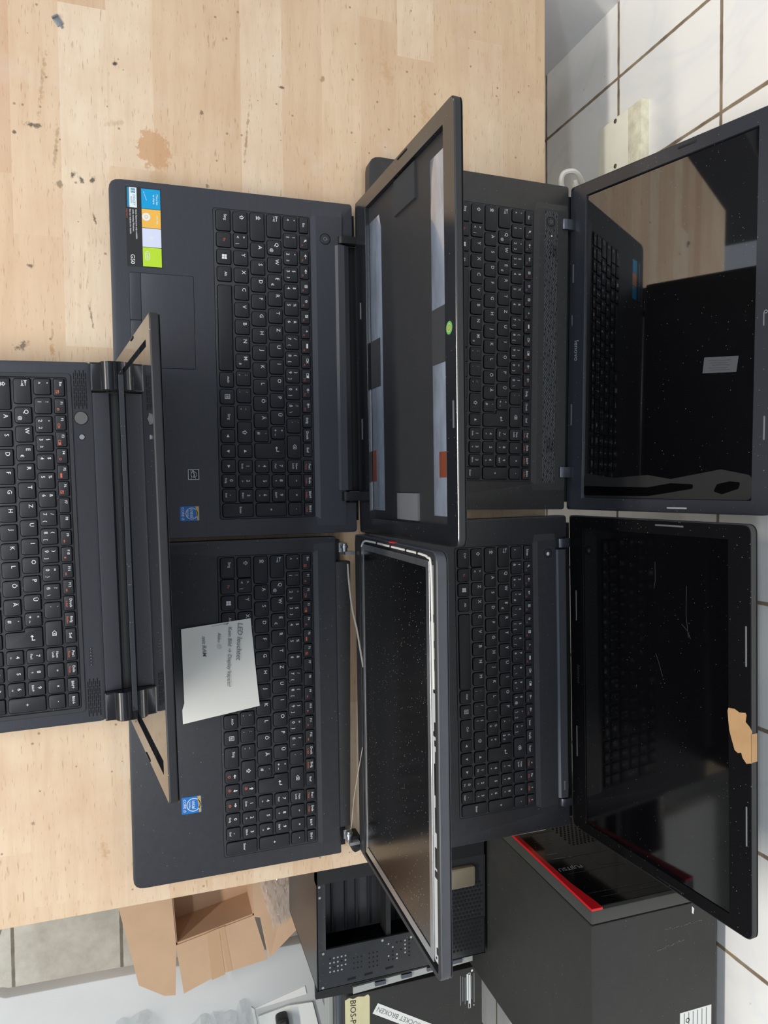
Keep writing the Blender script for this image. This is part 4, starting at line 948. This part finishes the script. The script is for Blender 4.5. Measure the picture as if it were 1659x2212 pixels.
for y in (.242, .262, .278, .296, .340, .360, .380): b.box(.520, .636, y, y + .003, CZ1 - .040, CZ1 - .037, CASED)
b.build('drive_tray', oc)
b = CM(); zz = CZ1 + .0002
random.seed(5)
for i in range(5):
    for j in range(4):
        if (i, j) != (4, 3): b.disc(.6500 + j * .0062, .2300 + i * .0055, zz, .0013, RIVET if (i * 3 + j) % 5 else HOLE, 10)
for i in range(3):
    for j in range(4): b.disc(.6545 + j * .0065, .2865 + i * .0058, zz, .0013, HOLE, 10)
for i in range(3):
    for j in range(3): b.disc(.6560 + j * .0075, .2640 + i * .0055, zz, .0011, HOLE, 8)
for i in range(6):
    for j in range(5):
        if random.random() < .75: b.disc(.6470 + j * .0058, .3150 + i * .0062, zz, .0013, HOLE if random.random() < .6 else RIVET, 10)
for y in (.2555, .2800, .3110): b.stroke([(.6850 - (y - .2555) * .06, y), (.6845 - (y - .2555) * .06, y + .010)], .003, HOLE, zz)
for (x, y) in ((.641, .2205), (.640, .306), (.6885, .2195), (.644, .349), (.547, .216), (.562, .2165)): b.disc(x, y, zz + .0002, .0018, RIVET, 12)
b.build('punched_holes', oc, 0)
b = CM()
for i in range(17):
    for j in range(9): b.disc(.584 + i * .0060, .4100 + j * .0058 + (.0029 if i % 2 else 0), CZ1 + .0003, .0020, HOLE, 6)
b.build('fan_mesh', oc, 0)
b = CM(); b.prism([(.6935, .214), (.7190, .214), (.7220, .268), (.7150, .455), (.6935, .455)], CZ1 - .028, CZ1 - .022, CASED); b.prism([(.7120, .2680), (.7215, .2680), (.7140, .4540), (.7045, .4540)], CZ1 - .022, CZ1 - .019, RAILM)
for k in range(4): b.box(.7105 - .0018 * k, .7160 - .0018 * k, .300 + .040 * k, .316 + .040 * k, CZ1 - .019, CZ1 - .016, DKSTEEL)
b.build('slide_rail', oc, 20)
b = CM(); b.box(.555, .585, .408, .448, CZ1, CZ1 + .006, plain('clear_tray', (120, 112, 96), .25), bev=.002, r=.004); b.build('bracket', oc)

# stack of closed laptops
GS = 'closed laptops stacked beside the tower'
lab = ['closed black laptop, topmost of the stack, carrying paper labels', 'closed grey laptop directly under the topmost labelled one', 'closed dark laptop, third down in the stack', 'closed grey laptop, bottom of the stack by the case']
for k in range(4):
    z0 = -.300 + .025 * (3 - k); dx = (0, -.004, .002, -.006)[k]; dy = (0, -.006, -.002, -.010)[k]
    cl = thing('closed_laptop', lab[k], 'laptop', (.783 + dx, .278 + dy, z0), 0, GS)
    m = (TOWER, DKSTEEL, TOWERG, plain('pale_grey_plastic', (150, 154, 152), .5))[k]
    b = MB(); b.box(0, .240, 0, .232, 0, .0125, m, bev=.001, r=.008); b.build('base', cl)
    b = MB(); b.box(.001, .239, .001, .231, .0128, .0249, m, bev=.0015, r=.008); ld = b.build('lid', cl)
    if k == 0:
        b = MB(); b.prism([(.0060, -.001), (.0035, .006), (.0065, .012), (.0045, .020), (.0065, .030), (.0045, .036), (.0085, .0385), (.090, .038), (.090, -.001)], .0250, .0254, YPAPER); b.text('BIOS-P', .027, .012, .0256, .0130, INK, rot=0, shear=.1)
        b.build('bios_label', cl, 20)
        b = MB(); c0 = Vector((.0225, .052)); d = Vector((.62, 1.0)).normalized(); nrm = Vector((d.y, -d.x))
        q = [c0, c0 + d * .200, c0 + d * .200 + nrm * .017, c0 + nrm * .017]
        b.prism([(p.x, p.y) for p in q][::-1], .0251, .0255, TAPEW); tx = c0 + d * .068 + nrm * .0085
        b.text('BATTERY SOCKET BROKEN', tx.x, tx.y, .0257, .0105, GREYINK, rot=math.atan2(d.y, d.x) + PI)
        b.build('broken_socket_label', cl, 20)
        b = MB(); z = .02505
        for i in range(7):
            y = .1925 + .0040 * i; b.stroke([(.012 + .002 * (i % 3), y), (.060 - .006 * (i % 2), y)], .0012 if i not in (3, 4) else .0026, GREYINK if i not in (3, 4) else PALE, z)
        b.stroke([(.010, .2060), (.068, .2062), (.068, .2100), (.010, .2098), (.010, .2060)], .0008, PALE, z + .0001); b.disc(.007, .2130, z, .002, PALE, 12); b.disc(.065, .216, z, .001, PALE, 8)
        b.build('spec_print', cl, 0)

# carton with open flaps, partly under the bench
cx = thing('cardboard_box', 'open brown cardboard box with spread flaps half under the workbench edge', 'box', (.50, .02, FZ))
def XM(): return MB(Matrix.Translation((-.50, -.02, -FZ)))
A, Bq, Cq, Dq = (.480, .0165), (.7430, .0340), (.7185, .1620), (.480, .1480)
b = XM()
def wallq(p, q, z0, z1, m):
    p, q = Vector(p), Vector(q); d = (q - p).normalized(); n = Vector((-d.y, d.x)) * .003
    b.prism([tuple(p), tuple(q), tuple(q + n), tuple(p + n)], z0, z1, m)
for p, q in ((A, Bq), (Bq, Cq), (Cq, Dq), (Dq, A)): wallq(p, q, FZ, -.352, CARDI)
b.prism([A, Bq, Cq, Dq], -.425, -.421, CARDI); b.build('carton', cx, 0)
def flap(pts, z, m=CARD):
    b = XM(); P = [b.v((x, y, z + dz)) for x, y, dz in pts]; Q = [b.v((x, y, z + dz - .003)) for x, y, dz in pts]; n = len(pts)
    b.f(P, m); b.f(Q[::-1], CARDI)
    for i in range(n): b.f([P[i], Q[i], Q[(i + 1) % n], P[(i + 1) % n]], CARDI)
    return b.build('flap', cx, 0)
flap([(.480, -.075, 0), (.668, -.0505, 0), (.7692, -.0292, 0), (.7961, -.0238, 0), (.8225, .0150, 0), (.8255, .0327, 0), (.7430, .0350, 0), (.480, .0175, 0)], -.3505)
f2 = flap([(.7430, .0345, 0), (.8255, .0455, 0), (.8045, .1080, 0), (.8055, .1150, 0), (.7982, .1825, 0), (.7180, .1608, 0)], -.350)
b = XM(); b.prism([(.7330, .0830), (.8130, .0905), (.8080, .1120), (.7280, .1030)], -.3502, -.3496, PTAPE); b.prism([(.7285, .1030), (.8050, .1155), (.8035, .1240), (.7265, .1120)], -.3502, -.3497, PTAPE); b.build('parcel_tape', cx, 0)
flap([(.480, .1470, 0), (.7190, .1610, 0), (.7220, .1706, 0), (.7898, .1827, -.004), (.7959, .1875, -.004), (.7533, .2350, 0), (.6656, .2211, 0), (.480, .1960, 0)], -.347)
# bubble wrap lying on the right flap
b = MB(); nx, ny = 22, 20; c = [(.640, .1640), (.7420, .1920), (.7220, .2290), (.640, .2190)]; G = []
random.seed(11)
for i in range(nx + 1):
    row = []
    for j in range(ny + 1):
        s, t_ = i / nx, j / ny
        x = (c[0][0] * (1 - s) + c[1][0] * s) * (1 - t_) + (c[3][0] * (1 - s) + c[2][0] * s) * t_; y = (c[0][1] * (1 - s) + c[1][1] * s) * (1 - t_) + (c[3][1] * (1 - s) + c[2][1] * s) * t_
        row.append(b.v((x + random.uniform(-.001, .001), y + random.uniform(-.001, .001), -.3435 + (.004 if (i + j) % 2 else 0) + random.uniform(0, .004))))
    G.append(row)
for i in range(nx):
    for j in range(ny): b.f([G[i][j], G[i + 1][j], G[i + 1][j + 1], G[i][j + 1]], FILM)
tag(b.build('bubble_wrap', smooth=50), 'crumpled clear bubble wrap lying on a cardboard box flap', 'bubble wrap')

# white bench below right with plastic bags
wt_ = thing('white_table', 'low white table beyond the aisle with plastic bags on it', 'table', (.82, -.25, FZ))
def WM(): return MB(Matrix.Translation((-.82, .25, -FZ)))
b = WM(); b.prism([(.8131, -.36), (1.45, -.36), (1.45, .300), (.965, .300), (.8289, .2609), (.8190, -.10), (.8165, -.2267), (.8131, -.235)], -.445, -.420, GREYW, bev=.003, mside=WHITE); b.build('top', wt_)
b = WM(); b.prism([(.9290, .168), (.9900, .178), (.9820, .172), (.9240, .1625)], -.420, -.4185, WHITE); b.prism([(.9085, .2600), (.9240, .2630), (.9300, .1715), (.9285, .1700)], -.4202, -.4185, WHITE); b.build('raised_seam', wt_)
for lx, ly in ((.85, -.33), (1.38, -.33), (.90, .2), (1.38, .2)):
    b = WM(); b.box(lx, lx + .04, ly, ly + .04, FZ, -.445, GREYW); b.build('leg', wt_)
def bag(x, y, sx, sy, h, seed, label):
    random.seed(seed); b = MB(); n, m = 18, 9; G = []
    for j in range(m + 1):
        t_ = j / m; row = []
        for i in range(n):
            a = 2 * PI * i / n; k = (1 - t_ ** 1.1) * (1 + .34 * math.sin(3 * a + seed) + random.uniform(-.09, .09)) + .03
            row.append(b.v((sx * k * math.cos(a), sy * k * math.sin(a), h * t_ * (1 + random.uniform(-.08, .08)) + .0005)))
        G.append(row)
    for j in range(m):
        for i in range(n): b.f([G[j][i], G[j][(i + 1) % n], G[j + 1][(i + 1) % n], G[j + 1][i]], FILM)
    b.f(G[m], FILM)
    o = tag(b.build('plastic_bag', smooth=20), label, 'plastic bag', 'clear bags on the white table'); o.location = (x, y, -.420)
bag(.912, -.034, .026, .026, .050, 1, 'crumpled clear plastic bag, leftmost on the white table')
bag(.938, .075, .018, .020, .028, 6, 'low crumpled clear plastic bag, second from left on the white table')
bag(.946, .113, .030, .020, .050, 2, 'crumpled clear plastic bag in the middle of the white table row')
bag(.948, .150, .032, .018, .055, 4, 'crumpled clear plastic bag beside the black adapter')
b = MB(); b.prism([(.9430, .1750), (.9360, .2280), (.9400, .2720), (1.02, .2900), (1.02, .1900)], -.4195, -.4150, TAPEW, bev=.001); tag(b.build('white_card'), 'white card lying on the table under the black adapter', 'card')
b = MB(); b.box(-.014, .030, -.011, .011, 0, .020, PL_D, bev=.004, r=.008); b.box(-.010, .020, -.005, .005, .020, .024, plain('adapter_sheen', (60, 60, 50), .3), bev=.002); o = tag(b.build('black_adapter'), 'black rounded adapter lying on the white card', 'adapter'); o.location = (.957, .2160, -.4150); o.rotation_euler = (0, 0, .1)

# unseen dark blocks added around the bench to darken the screen reflections
rk = thing('slatted_blocker', 'dark slatted rack left of the workbench, added unseen to darken the back laptop screen', 'blocker', (-1.065, -.40, FZ))
b = MB(); b.box(-.285, .285, -.60, .60, 0, .96, PL_D, bev=.004); b.build('body', rk)
for k in range(5):
    b = MB(); b.box(-.28, .28, -.56 + .23 * k, -.50 + .23 * k, .96, 1.0, FOAMG, bev=.006); b.build('slat', rk)
ck = thing('black_occluder', 'low black cabinet in front of the bench, added unseen to darken the taped laptop screen', 'occluder', (1.35, -1.40, FZ))  # made-up dark box out of view, keeps that screen's reflection black
b = MB(); b.box(-.75, 1.0, -.22, .22, 0, .84, PL_D, bev=.004); b.build('body', ck)
for k in range(3):
    b = MB(); b.box(-.73 + .58 * k, -.17 + .58 * k, .22, .236, .03, .82, CASED, bev=.003); d = b.build('door', ck)
    b = MB(); b.box(-.24 + .58 * k, -.20 + .58 * k, .236, .256, .60, .72, DKSTEEL, bev=.003); b.build('handle', d)
